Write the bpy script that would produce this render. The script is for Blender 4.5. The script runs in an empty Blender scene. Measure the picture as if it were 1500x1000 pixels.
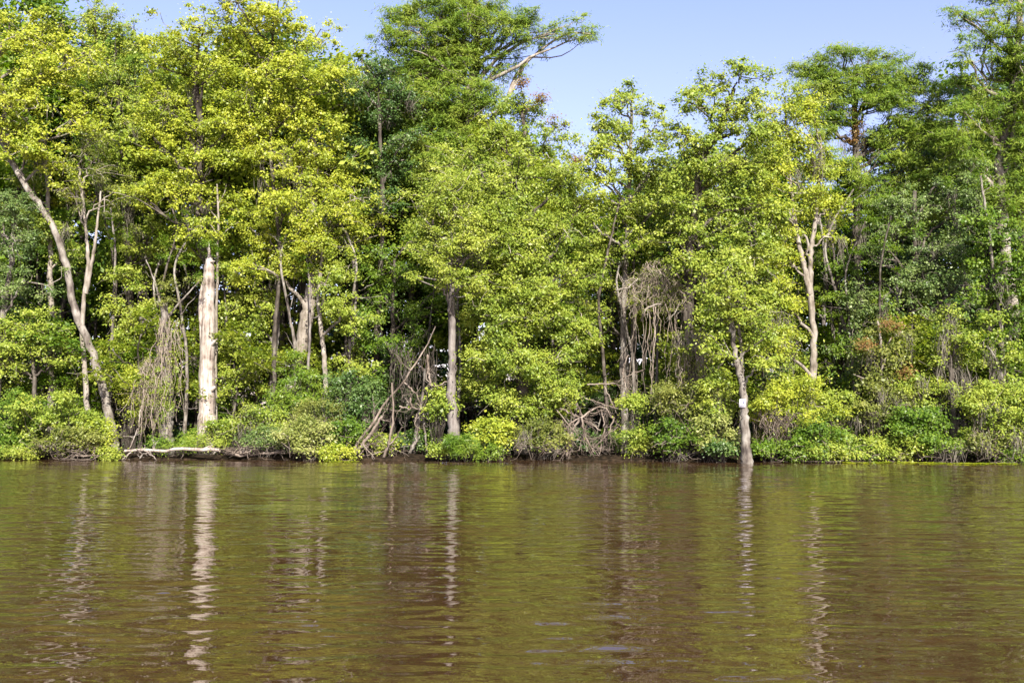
import bpy, math
import numpy as np
from mathutils import Vector
S = bpy.context.scene
COL = S.collection
PI = math.pi

# ---------------------------------------------------------------- camera, sky, sun, exposure
F = 1458.0                      # focal length in photo pixels (35 mm on 36 mm, 1500 px wide)
HORIZON = 607.0
TILT = math.atan((HORIZON-500)/F)
EYE = np.array([0.0, 0.0, 2.0])
cam = bpy.data.cameras.new('camera'); cam.lens = 35; cam.sensor_width = 36
cam.clip_end = 5000; cam.clip_start = 0.1
co = bpy.data.objects.new('camera', cam); COL.objects.link(co)
co.location = EYE; co.rotation_euler = (PI/2+TILT, 0, 0); S.camera = co

SUN_EL, SUN_AZ = math.radians(36), math.radians(166)   # azimuth clockwise from +Y (behind the camera, a little right)
W = bpy.data.worlds.new('World'); S.world = W; W.use_nodes = True
nt = W.node_tree; bg = nt.nodes['Background']
sky = nt.nodes.new('ShaderNodeTexSky'); sky.sky_type = 'NISHITA'; sky.sun_disc = False
sky.sun_elevation = SUN_EL; sky.sun_rotation = SUN_AZ; sky.altitude = 0
sky.air_density = 1.0; sky.dust_density = 1.0; sky.ozone_density = 2.5
tint = nt.nodes.new('ShaderNodeMix'); tint.data_type = 'RGBA'; tint.blend_type = 'MULTIPLY'; tint.inputs[0].default_value = 1
tint.inputs[7].default_value = (1.22, .93, 1.03, 1)      # a slightly violet spring sky
wtc = nt.nodes.new('ShaderNodeTexCoord'); wsx = nt.nodes.new('ShaderNodeSeparateXYZ'); wmr = nt.nodes.new('ShaderNodeMapRange')
nt.links.new(wtc.outputs['Generated'], wsx.inputs[0]); nt.links.new(wsx.outputs[2], wmr.inputs[0])
wmr.inputs[1].default_value = .32; wmr.inputs[2].default_value = .65; wmr.inputs[3].default_value = 1; wmr.inputs[4].default_value = .15
nt.links.new(wmr.outputs[0], tint.inputs[0]); nt.links.new(sky.outputs[0], tint.inputs[6]); nt.links.new(tint.outputs[2], bg.inputs[0]); bg.inputs[1].default_value = 0.079
sd = bpy.data.lights.new('sun', 'SUN'); sd.energy = 4.8; sd.angle = math.radians(0.5); sd.color = (1.0, 0.93, 0.80)
so = bpy.data.objects.new('sun', sd); COL.objects.link(so)
sv = Vector((math.sin(SUN_AZ)*math.cos(SUN_EL), math.cos(SUN_AZ)*math.cos(SUN_EL), math.sin(SUN_EL)))
so.rotation_euler = sv.to_track_quat('Z', 'Y').to_euler(); so.location = sv*60
S.view_settings.view_transform = 'Standard'; S.view_settings.look = 'None'
S.view_settings.exposure = 1.87; S.view_settings.gamma = 1
S.render.engine = 'CYCLES'
S.cycles.max_bounces = 8; S.cycles.diffuse_bounces = 5; S.cycles.glossy_bounces = 3
S.cycles.transmission_bounces = 4; S.cycles.use_denoising = True

def at(px, py, Y):
    """world point seen at photo pixel (px, py) at distance Y along the ground"""
    cx, cy = (px-750)/F, (500-py)/F
    d = np.array([cx, math.cos(TILT)-math.sin(TILT)*cy, math.sin(TILT)+math.cos(TILT)*cy])
    return EYE + d*(Y/d[1])
def bank(x):
    return 43.4 - 0.07*x + 0.35*np.sin(x*0.45+1) + 0.2*np.sin(x*1.3)
def ydist(px, off):
    """distance of a point `off` metres behind the water's edge at photo column px"""
    Y = 44.0
    for _ in range(4): Y = float(bank((px-750)/F*Y)) + off
    return Y

# ---------------------------------------------------------------- mesh building
class MB:
    def __init__(s): s.v = []; s.f = []; s.n = 0; s.mi = []; s.cur = 0
    def add(s, v, f):
        s.v.append(np.asarray(v, float).reshape(-1, 3)); s.f.append(np.asarray(f, int).reshape(-1, 4)+s.n); s.n += len(s.v[-1]); s.mi.append(np.full(len(s.f[-1]), s.cur, np.int32))
    def build(s, name, mat, parent=None, smooth=False, origin=None):
        me = bpy.data.meshes.new(name)
        v = np.concatenate(s.v); f = np.concatenate(s.f)
        if origin is not None: v = v - np.asarray(origin)
        me.vertices.add(len(v)); me.vertices.foreach_set('co', v.astype(np.float32).ravel())
        me.loops.add(f.size); me.loops.foreach_set('vertex_index', f.astype(np.int32).ravel())
        me.polygons.add(len(f)); me.polygons.foreach_set('loop_start', np.arange(0, f.size, 4, dtype=np.int32))
        if smooth: me.polygons.foreach_set('use_smooth', np.ones(len(f), bool))
        me.update(calc_edges=True)
        for q in (mat if isinstance(mat, (list, tuple)) else [mat]): me.materials.append(q)
        if any(q[0] for q in s.mi if len(q)): me.polygons.foreach_set('material_index', np.concatenate(s.mi))
        o = bpy.data.objects.new(name, me); COL.objects.link(o)
        if parent is not None: o.parent = parent
        return o
def norm(a): return a/(np.linalg.norm(a, axis=-1, keepdims=True)+1e-9)

def tubes(mb, P, R, seg=6, rng=None, rough=0.0, flute=None):
    """M tubes of K points: P (M,K,3), R (M,K)"""
    P = np.asarray(P, float); R = np.asarray(R, float)
    if P.ndim == 2: P = P[None]; R = R[None]
    M, K, _ = P.shape
    T = np.gradient(P, axis=1); T = norm(T)
    D = np.abs(norm(P[:, -1]-P[:, 0])); ax = np.argmin(D, axis=1)
    ref = np.eye(3)[ax][:, None, :]
    B = norm(np.cross(T, np.broadcast_to(ref, T.shape))); N = np.cross(B, T)
    th = np.arange(seg)/seg*2*PI
    rr = np.broadcast_to(R[:, :, None], (M, K, seg)).copy()
    if rough and rng is not None: rr *= 1+rough*rng.normal(size=(M, K, seg)).clip(-2, 2)
    if flute is not None: rr *= 1+flute[None, :, None]*np.cos(5*th+1)[None, None, :]
    V = P[:, :, None, :] + rr[..., None]*(np.cos(th)[None, None, :, None]*B[:, :, None, :]+np.sin(th)[None, None, :, None]*N[:, :, None, :])
    idx = np.arange(M*K*seg).reshape(M, K, seg); nx = np.roll(idx, -1, axis=2)
    f = np.stack([idx[:, :-1], nx[:, :-1], nx[:, 1:], idx[:, 1:]], -1)
    mb.add(V, f)
def spline(pts, n):
    pts = np.asarray(pts, float)
    if len(pts) < 3:
        t = np.linspace(0, 1, n)[:, None]; return pts[0]*(1-t)+pts[-1]*t
    p = np.vstack([2*pts[0]-pts[1], pts, 2*pts[-1]-pts[-2]]); L = len(pts)-1; out = []
    for u in np.linspace(0, L-1e-6, n):
        i = int(u); t = u-i; a, b, c, d = p[i:i+4]
        out.append(0.5*((2*b)+(c-a)*t+(2*a-5*b+4*c-d)*t*t+(3*b-a-3*c+d)*t**3))
    return np.array(out)
def leaves(mb, rng, P, N, T, L, Wd, fold=0.12):
    N = norm(N); T = T-N*np.sum(T*N, -1, keepdims=True); T = norm(T); B = np.cross(N, T)
    L = L[:, None]; Wd = Wd[:, None]
    V = np.stack([P-T*L*.5, P+B*Wd*.5-N*fold*Wd+T*L*.06, P+T*L*.5, P-B*Wd*.5-N*fold*Wd+T*L*.06], 1)
    mb.add(V, np.arange(len(P)*4).reshape(-1, 4))
STYLE = {      # leaf length, width, clump radius, leaves per clump, flatness, droop
 'broad':   (.105, .060, .50, 120, .60, .5),
 'maple':   (.110, .073, .50, 115, .58, .5),
 'small':   (.098, .050, .46, 118, .62, .4),
 'fine':    (.088, .035, .40, 105, .75, .3),
 'bush':    (.105, .058, .42, 105, .65, .25),
 'cypress': (.20, .034, .55, 135, .6, .45),
 'grass':   (.26, .022, .28, 150, .8, .1),
 'far':     (.22, .14, .90, 72, .6, .4),
}
def foliage(mb, rng, C, style, dens=1.0, scale=1.0):
    """leaf clumps of one style round the centres C"""
    L, Wd, r, n, flat, droop = STYLE[style]
    n = max(6, int(n*dens)); m = len(C); r = r*scale
    rc = r*rng.uniform(.65, 1.3, m)
    d = norm(rng.normal(size=(m, n, 3))); rad = np.abs(rng.normal(size=(m, n, 1)))*.62+.12
    o = d*rad; o[..., 2] *= flat
    if style == 'cypress':      # each clump is a drooping flat spray along one direction
        a = rng.uniform(0, 2*PI, m); u = np.stack([np.cos(a), np.sin(a), rng.uniform(-.25, .35, m)], -1)[:, None]
        o = o*.75 + u*(rng.uniform(-.8, 1.1, (m, n, 1)))
    P = (C[:, None]+o*rc[:, None, None]).reshape(-1, 3)
    out = np.broadcast_to(d, (m, n, 3)).reshape(-1, 3); k = len(P)
    rnd = rng.normal(size=(k, 3))
    up = np.array([.05, -.5, .75])
    Nn = up+out*.45+rnd*.42
    Tt = out*np.array([.6, .6, .2])+np.array([0, 0, -droop])+rng.normal(size=(k, 3))*.7
    s = np.exp(rng.normal(size=k)*.3).clip(.45, 1.8)*scale
    leaves(mb, rng, P, Nn, Tt, L*s, Wd*s*rng.uniform(.8, 1.15, k))

# ---------------------------------------------------------------- materials
MAT = {}
def node_mat(name):
    m = bpy.data.materials.new(name); m.use_nodes = True; n = m.node_tree
    n.nodes.clear(); out = n.nodes.new('ShaderNodeOutputMaterial')
    return m, n, out
def ramp(n, stops):
    r = n.nodes.new('ShaderNodeValToRGB'); e = r.color_ramp.elements
    while len(e) < len(stops): e.new(.5)
    for el, (p, c) in zip(e, stops): el.position = p; el.color = (*c, 1)
    return r
def leaf_mat(name, cols, trans=.45, gloss=.28):
    """cols: dark to bright leaf colours; clump-sized and leaf-sized differences of age"""
    m, n, out = node_mat(name); L = n.links.new
    geo = n.nodes.new('ShaderNodeNewGeometry'); tc = n.nodes.new('ShaderNodeTexCoord'); oi = n.nodes.new('ShaderNodeObjectInfo')
    nz = n.nodes.new('ShaderNodeTexNoise'); nz.inputs['Scale'].default_value = .75; nz.inputs['Detail'].default_value = 3
    L(tc.outputs['Object'], nz.inputs['Vector'])
    a = n.nodes.new('ShaderNodeMath'); a.operation = 'MULTIPLY_ADD'; a.inputs[1].default_value = 1.2; a.inputs[2].default_value = -.32
    L(nz.outputs['Fac'], a.inputs[0])
    b = n.nodes.new('ShaderNodeMath'); b.operation = 'MULTIPLY_ADD'; b.inputs[1].default_value = .42
    L(geo.outputs['Random Per Island'], b.inputs[0]); L(a.outputs[0], b.inputs[2])
    c = n.nodes.new('ShaderNodeMath'); c.operation = 'MULTIPLY_ADD'; c.inputs[1].default_value = .12
    L(oi.outputs['Random'], c.inputs[0]); L(b.outputs[0], c.inputs[2])
    k = len(cols); r = ramp(n, [(.12+.76*i/(k-1), q) for i, q in enumerate(cols)])
    L(c.outputs[0], r.inputs[0])
    p = n.nodes.new('ShaderNodeBsdfPrincipled'); p.inputs['Roughness'].default_value = .42
    p.inputs['Specular IOR Level'].default_value = gloss
    L(r.outputs[0], p.inputs['Base Color'])
    h = n.nodes.new('ShaderNodeHueSaturation'); h.inputs['Saturation'].default_value = 1.1; h.inputs['Value'].default_value = 1.5
    L(r.outputs[0], h.inputs['Color'])
    t = n.nodes.new('ShaderNodeBsdfTranslucent'); L(h.outputs[0], t.inputs['Color'])
    mx = n.nodes.new('ShaderNodeMixShader'); mx.inputs[0].default_value = trans
    L(p.outputs[0], mx.inputs[1]); L(t.outputs[0], mx.inputs[2]); L(mx.outputs[0], out.inputs[0])
    MAT[name] = m
def bark_mat(name, cols, scale=6, stretch=.25, bump=.6, rough=.85):
    m, n, out = node_mat(name); L = n.links.new
    tc = n.nodes.new('ShaderNodeTexCoord'); mp = n.nodes.new('ShaderNodeMapping')
    mp.inputs['Scale'].default_value = (1, 1, stretch); L(tc.outputs['Object'], mp.inputs[0])
    nz = n.nodes.new('ShaderNodeTexNoise'); nz.inputs['Scale'].default_value = scale; nz.inputs['Detail'].default_value = 8; nz.inputs['Roughness'].default_value = .65
    L(mp.outputs[0], nz.inputs['Vector'])
    n2 = n.nodes.new('ShaderNodeTexNoise'); n2.inputs['Scale'].default_value = 1.6; n2.inputs['Detail'].default_value = 4
    L(tc.outputs['Object'], n2.inputs['Vector'])
    ad = n.nodes.new('ShaderNodeMath'); ad.operation = 'MULTIPLY_ADD'; ad.inputs[1].default_value = .55
    L(n2.outputs['Fac'], ad.inputs[0])
    m2 = n.nodes.new('ShaderNodeMath'); m2.operation = 'MULTIPLY'; m2.inputs[1].default_value = .55; L(nz.outputs['Fac'], m2.inputs[0])
    L(m2.outputs[0], ad.inputs[2])
    k = len(cols); r = ramp(n, [(.42+.26*i/(k-1), q) for i, q in enumerate(cols)]); L(ad.outputs[0], r.inputs[0])
    p = n.nodes.new('ShaderNodeBsdfPrincipled'); p.inputs['Roughness'].default_value = rough; p.inputs['Specular IOR Level'].default_value = .15
    L(r.outputs[0], p.inputs['Base Color'])
    bp = n.nodes.new('ShaderNodeBump'); bp.inputs['Strength'].default_value = bump; bp.inputs['Distance'].default_value = .06
    L(nz.outputs['Fac'], bp.inputs['Height']); L(bp.outputs[0], p.inputs['Normal']); L(p.outputs[0], out.inputs[0])
    MAT[name] = m
leaf_mat('leaf_yellow', [(.105, .15, .019), (.19, .242, .026), (.28, .315, .034), (.37, .38, .052)])
leaf_mat('leaf_lime',   [(.076, .129, .020), (.146, .207, .028), (.222, .272, .038), (.295, .325, .055)])
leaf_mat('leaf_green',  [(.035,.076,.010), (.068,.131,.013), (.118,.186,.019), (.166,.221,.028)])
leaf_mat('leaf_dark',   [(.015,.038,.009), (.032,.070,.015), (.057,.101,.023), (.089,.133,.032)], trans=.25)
leaf_mat('leaf_grey', [(.032, .06, .018), (.065, .11, .027), (.11, .155, .042), (.16, .20, .062)], trans=.3)
leaf_mat('leaf_cypress',[(.046,.093,.015), (.093,.155,.020), (.147,.209,.028), (.201,.240,.039)], trans=.4, gloss=.1)
leaf_mat('leaf_olive', [(.052, .075, .017), (.105, .13, .025), (.165, .185, .04), (.23, .235, .058)])
leaf_mat('leaf_russet', [(.069,.069,.014), (.129,.099,.025), (.188,.099,.040), (.208,.168,.040)])
leaf_mat('leaf_pale',   [(.077,.110,.022), (.154,.187,.039), (.242,.264,.077), (.352,.352,.154)])
bark_mat('bark_grey',  [(.033,.027,.025), (.080,.068,.059), (.140,.127,.112), (.196,.183,.168)])
bark_mat('bark_pale',  [(.060,.049,.038), (.128,.111,.091), (.187,.166,.145), (.234,.212,.191)])
bark_mat('bark_dark',  [(.014,.011,.009), (.034,.028,.023), (.062,.053,.045), (.112,.101,.086)])
bark_mat('bark_cypress',[(.047,.040,.037), (.089,.077,.072), (.131,.117,.110), (.168,.155,.145)], scale=9, stretch=.08)
bark_mat('bark_bleached',[(.055, .042, .034), (.165, .135, .116), (.245, .21, .185), (.30, .275, .25), (.32, .30, .28)], scale=15, stretch=.05, bump=.9)
bark_mat('twig_grey',  [(.10, .085, .07), (.21, .185, .155), (.31, .28, .245)], bump=0)
bark_mat('vine_brown', [(.095, .075, .058), (.19, .155, .128), (.28, .24, .205)], bump=0)
bark_mat('dead_wood',  [(.055, .042, .033), (.125, .10, .083), (.19, .16, .138)], bump=.2)
bark_mat('moss_grey',  [(.061,.053,.042), (.097,.088,.072), (.139,.124,.105)], bump=0)

# ---------------------------------------------------------------- things
def empty(name, loc, label, cat, group=None):
    o = bpy.data.objects.new(name, None); COL.objects.link(o); o.location = [float(q) for q in loc]; o.empty_display_size = .3
    o['label'] = label; o['category'] = cat
    if group: o['group'] = group
    return o
def tag(o, label, cat, group=None):
    o['label'] = label; o['category'] = cat
    if group: o['group'] = group
    return o
GROUND = .14
def lobe_points(rng, c, r, n, shell=.45):
    d = norm(rng.normal(size=(n, 3))); ph = rng.uniform(0, 6, 3)
    lump = 1+.16*np.sin(4*d[:, 0]+ph[0])+.16*np.sin(4*d[:, 2]+ph[1])+.12*np.sin(6*d[:, 1]+ph[2])
    return c+d*(rng.uniform(0, 1, n)**shell*lump)[:, None]*r
def moss_mesh(mb, rng, tops, lens, n=46, spread=.16, w=.009):
    """bundles of hanging strands"""
    for p, l in zip(tops, lens):
        s = p+rng.normal(size=(n, 3))*np.array([spread, spread, .15]); ll = l*rng.uniform(.2, 1.05, n)**1.3
        ks = np.linspace(0, 1, 5)
        sw = rng.normal(size=(n, 1, 3))*.16*ks[None, :, None]+rng.normal(size=(n, 5, 3))*.04
        pull = (p-s)[:, None]*np.array([.5, .5, 0])*ks[None, :, None]
        P = s[:, None]+sw+pull; P[:, :, 2] = s[:, None, 2]-ll[:, None]*ks[None]
        a = rng.uniform(0, PI, n); u = np.stack([np.cos(a), np.sin(a), 0*a], -1)[:, None]
        ww = (w*rng.uniform(.6, 1.5, (n, 1))*np.array([.5, 1, .9, .7, .15])[None])[..., None]
        V = np.stack([P-u*ww, P+u*ww], 2).reshape(-1, 3)
        i = np.arange(n*10).reshape(n, 5, 2)
        mb.add(V, np.stack([i[:, :-1, 0], i[:, :-1, 1], i[:, 1:, 1], i[:, 1:, 0]], -1))

def trunk_mesh(mb, rng, pts, r0, r1, seg=12, flare=1.5, rough=.05, flute=0., flare_h=.8):
    n = max(12, int(len(pts)*7)); P = spline(pts, n)
    ln = np.concatenate([[0], np.cumsum(np.linalg.norm(np.diff(P, axis=0), axis=1))]); t = ln/ln[-1]
    R = r0+(r1-r0)*t; R = R*(1+(flare-1)*np.exp(-ln/flare_h))*(1+.03*np.sin(ln*2.1+r0*90)+.025*np.sin(ln*4.7))
    P[1:-1, :2] += rng.normal(size=(n-2, 2))*r0*.12; P[1:-1, :2] += np.cumsum(rng.normal(size=(n-2, 2)), 0)*r0*.05*np.sin(np.linspace(0, PI, n-2))[:, None]
    tubes(mb, P, R, seg, rng, rough, flute*np.exp(-ln/flare_h*.7) if flute else None)
    return P, R
def woody(mb, twigs, rng, P, R, lobes, clumps, twig_p=.55):
    """limbs from the trunk into each lobe, then boughs, then twigs to the leaf clumps"""
    for (c, r), C in zip(lobes, clumps):
        h = np.linalg.norm((P-c)[:, :2], axis=1)
        want = c[2]-.55*h.min()-.6*r[2]
        i = int(np.argmin(np.abs(P[:, 2]-want)+.15*h)); i = max(i, len(P)//6)
        s = P[i]; rs = min(R[i]*.7, .02+.028*np.linalg.norm(c-s))
        e = c+np.array([0, 0, .25*r[2]])
        mid = s+(e-s)*.5+rng.normal(size=3)*.10*np.linalg.norm(e-s)+np.array([0, 0, .04*np.linalg.norm(e-s)])
        lp = spline([s, mid, e], 12); lp[1:-1] += rng.normal(size=(10, 3))*.05
        lr = np.linspace(rs, .022, 12); tubes(mb, lp, lr, 7, rng, .05)
        nodes = [lp[4:]]
        nb = max(3, min(9, len(C)//7)); pick = rng.choice(len(C), min(nb, len(C)), replace=False)
        for j in pick:
            q = lp[rng.integers(3, 11)]; e2 = C[j]
            b = spline([q, q+(e2-q)*.5+rng.normal(size=3)*.12*np.linalg.norm(e2-q), e2], 7)
            tubes(mb, b, np.linspace(min(rs*.6, .045), .013, 7), 5); nodes.append(b[2:])
        nodes = np.concatenate(nodes)
        D = np.linalg.norm(C[:, None]-nodes[None], axis=2); jn = D.argmin(1)
        keep = rng.uniform(size=len(C)) < twig_p
        A = nodes[jn[keep]]; B = C[keep]+rng.normal(size=(keep.sum(), 3))*.12
        if len(A):
            k = np.linspace(0, 1, 5)[None, :, None]; dist = np.linalg.norm(B-A, axis=1)[:, None, None]
            TP = A[:, None]*(1-k)+B[:, None]*k+rng.normal(size=(len(A), 5, 3))*.07*dist*np.array([0, 1, 1, 1, .6])[None, :, None]
            u = norm(B-c+rng.normal(size=B.shape)*.6*np.linalg.norm(r))*np.array([1, 1, .7]); out = rng.uniform(.35, .95, (len(B), 1, 1)); sel = rng.uniform(size=len(B)) < .6
            XP = B[sel][:, None]+u[sel][:, None]*out[sel]*k+rng.normal(size=(sel.sum(), 5, 3))*.06*k-np.array([0, 0, .12])*k**2
            twigs.cur = 1
            if sel.any(): tubes(twigs, XP, np.linspace(.010, .004, 5)[None]*np.ones((sel.sum(), 1)), 3)
            tubes(twigs, TP, np.linspace(.017, .007, 5)[None]*np.ones((len(A), 1)), 3); twigs.cur = 0

def tree(name, label, off, trunk, w, lobes, style='broad', leaf='leaf_lime', bark='bark_grey', moss=(), seed=0,
         dens=1.0, group=None, cat='tree', flare=1.4, flute=0., extra=(), clump_m2=6.2, twig_p=.7, flare_h=.8, accents=(), root=None, leafscale=1., bare=0, fill=(.42, .95)):
    """trunk: photo points from the base up; w: widths in photo px at base and top; lobes: (cx, cy, rx, ry[, metres nearer(-)/farther]) in photo px"""
    rng = np.random.default_rng(seed+17)
    Y = ydist(trunk[0][0], off); k = Y/F
    pts = [at(p[0], p[1], Y+(p[2] if len(p) > 2 else 0)) for p in trunk]
    base = pts[0].copy(); base[2] = -.3 if off < 0.2 else GROUND-.1
    if pts[0][2] > base[2]+.3: pts = [base]+pts
    else: pts[0][2] = base[2]
    t = empty(name, base, label, cat, group)
    tm = MB(); P, R = trunk_mesh(tm, rng, pts, w[0]/2*k, w[1]/2*k, flare=flare, flute=flute, flare_h=flare_h)
    for e, ew in extra:
        ep = [at(p[0], p[1], Y+(p[2] if len(p) > 2 else 0)) for p in e]
        trunk_mesh(tm, rng, ep, ew[0]/2*k, ew[1]/2*k, seg=8, flare=1.1)
    cm = MB(); L3 = []; clumps = []
    for l in lobes:
        dd = l[4] if len(l) > 4 else rng.uniform(-1.5, .4)
        tall = 1.35 if style == 'cypress' else 1.
        c = at(l[0], l[1], Y+dd); r = np.array([l[2]*k, min(l[2], max(l[3], l[2]*.5))*k*.85, l[3]*k*tall])
        n = max(5, int(PI*r[0]*r[2]*clump_m2*rng.uniform(*fill))); C = lobe_points(rng, c, r*rng.uniform(.85, 1.1), n)
        C[:, 2] = np.maximum(C[:, 2], .3)
        L3.append((c, r)); clumps.append(C); foliage(cm, rng, C, style, dens, leafscale)
    if L3: woody(tm, tm, rng, P, R, L3, clumps, twig_p)
    tm.build('trunk', [MAT[bark], MAT['twig_grey']], t, True, base)
    if cm.n: cm.build('crown', MAT[leaf], t, False, base)
    for (ll, ast, aleaf, ad) in accents:          # tufts of another leaf: young red growth, ivy, vine
        am = MB()
        for l in ll:
            c = at(l[0], l[1], Y+(l[4] if len(l) > 4 else -.5)); r = np.array([l[2], l[2]*.8, l[3]])*k
            C = lobe_points(rng, c, r, max(4, int(PI*r[0]*r[2]*clump_m2*ad))); foliage(am, rng, C, ast, .8)
        am.build('young_leaves' if aleaf == 'leaf_russet' else 'climbing_ivy', MAT[aleaf], t, False, base)
    if len(moss) or bare:
        tops = [at(q[0], q[1], Y+rng.uniform(-.5, .4)) for q in moss]; lens = [q[2]*k for q in moss]
        if bare:
            allc = np.concatenate(clumps); pk = allc[rng.choice(len(allc), min(bare, len(allc)), replace=False)]
            tops += list(pk); lens += list(rng.uniform(.4, 1.2, len(pk)))
        for q, l in zip(tops, lens): mm = MB(); moss_mesh(mm, rng, [q], [l]); mm.build('hanging_moss', MAT['moss_grey'], t, False, base)
    return t

def shrub(label, cx, cy, rx, ry, off, style='bush', leaf='leaf_lime', seed=0, dens=1., clump=11.0, stems=9, dead=0, name='shrub', moss=0, group=None, cat='shrub', white=0):
    rng = np.random.default_rng(seed+991); Y = ydist(cx, off); k = Y/F
    c = at(cx, cy, Y); r = np.array([rx, .8*max(min(rx, ry*1.3), rx*.5), ry])*k
    base = np.array([c[0], Y, .0 if off < .3 else GROUND]); c = c-np.array([0, .35 if off < 1 else 0, 0]); t = empty(name, base, label, cat, group)
    main = lobe_points(rng, c, r*.86, int(PI*r[0]*r[2]*clump*.7), .4); parts = [main]
    for _ in range(int(4+rx/12)):                 # uneven outline: side tufts and top shoots
        a = rng.uniform(-.2, PI+.2); q = c+np.array([math.cos(a)*r[0]*.85, rng.uniform(-.8, .3)*r[1], math.sin(a)*r[2]*.85])
        parts.append(lobe_points(rng, q, r*rng.uniform(.18, .38), int(max(3, PI*r[0]*r[2]*.06*clump))))
    C = np.concatenate(parts); C[:, 2] = np.maximum(C[:, 2], .14+rng.uniform(0, .55, len(C))*(rng.uniform() < .75))
    fm = MB(); foliage(fm, rng, C, style, dens); fm.build('foliage', MAT[leaf], t, False, base)
    sm = MB()
    tg = C[rng.choice(len(C), min(len(C), stems*5), replace=False)]
    st = base+np.stack([rng.uniform(-.55, .55, len(tg))*r[0], rng.uniform(-.3, .4, len(tg))*r[1], -.25+0*tg[:, 0]], -1)
    kk = np.linspace(0, 1, 6)[None, :, None]
    SP = st[:, None]*(1-kk)+tg[:, None]*kk+rng.normal(size=(len(tg), 6, 3))*.07*np.array([0, 1, 1, 1, 1, .4])[None, :, None]
    tubes(sm, SP, np.linspace(.018, .006, 6)[None]*np.ones((len(tg), 1)), 4)
    sm.build('stems', MAT['bark_dark'], t, False, base)
    if dead:
        dm = MB(); dn = dead
        s = c+np.stack([rng.uniform(-.9, .9, dn)*r[0], -r[1]*rng.uniform(.5, 1.05, dn), rng.uniform(-1, .2, dn)*r[2]], -1)
        d = norm(rng.normal(size=(dn, 3))*np.array([1, .5, .7])+np.array([0, -.2, -.3])); ln = rng.uniform(.4, 1.3, dn)
        kk = np.linspace(0, 1, 6)[None, :, None]
        DP = s[:, None]+d[:, None]*ln[:, None, None]*kk+rng.normal(size=(dn, 6, 3))*.05
        DP[..., 2] = np.maximum(DP[..., 2], .05)
        tubes(dm, DP, np.linspace(.011, .004, 6)[None]*np.ones((dn, 1)), 4)
        dm.build('dead_twigs', MAT['dead_wood'], t, False, base)
    if moss:
        mm = MB(); tp = C[rng.choice(len(C), moss, replace=False)]; tp[:, 1] -= .3
        moss_mesh(mm, rng, tp, rng.uniform(.4, 1.1, moss)); mm.build('hanging_moss', MAT['moss_grey'], t, False, base)
    return t

# ================================================================ THE SETTING
def ground():
    xs = np.concatenate([[-1500, -500, -150, -80], np.linspace(-45, 45, 181), [80, 150, 500, 1500]])
    offs = np.concatenate([[-800, -60, -30, -8, -4, -2], np.linspace(-1.2, 1.2, 17), np.linspace(1.8, 60, 90), [80, 150, 500, 2500]])
    rng = np.random.default_rng(3)
    X, O = np.meshgrid(xs, offs)
    Yb = bank(np.clip(X, -45, 45)); Yy = Yb+O
    Z = np.where(O < 0, np.maximum(-1.8, O*.45), GROUND*np.clip(O/.5, 0, 1)+.004*np.clip(O, 0, 60))
    Z = Z+rng.normal(size=X.shape)*.035*(np.abs(O) < 60)+.02*np.where(O > 0, 1, 0)
    nx, ny = len(xs), len(offs); i = np.arange(nx*ny).reshape(ny, nx)
    mb = MB(); mb.add(np.stack([X, Yy, Z], -1), np.stack([i[:-1, :-1], i[:-1, 1:], i[1:, 1:], i[1:, :-1]], -1))
    m, n, out = node_mat('forest_floor'); L = n.links.new
    tc = n.nodes.new('ShaderNodeTexCoord'); nz = n.nodes.new('ShaderNodeTexNoise'); nz.inputs['Scale'].default_value = 5; nz.inputs['Detail'].default_value = 8
    L(tc.outputs['Object'], nz.inputs['Vector'])
    r = ramp(n, [(.3, (.005, .004, .0025)), (.5, (.014, .010, .0065)), (.7, (.032, .022, .014))]); L(nz.outputs['Fac'], r.inputs[0])
    p = n.nodes.new('ShaderNodeBsdfPrincipled'); p.inputs['Roughness'].default_value = .95; p.inputs['Specular IOR Level'].default_value = .05; L(r.outputs[0], p.inputs['Base Color'])
    bp = n.nodes.new('ShaderNodeBump'); bp.inputs['Distance'].default_value = .08; L(nz.outputs['Fac'], bp.inputs['Height']); L(bp.outputs[0], p.inputs['Normal'])
    L(p.outputs[0], out.inputs[0])
    o = mb.build('ground', m); o['kind'] = 'structure'
ground()
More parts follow.
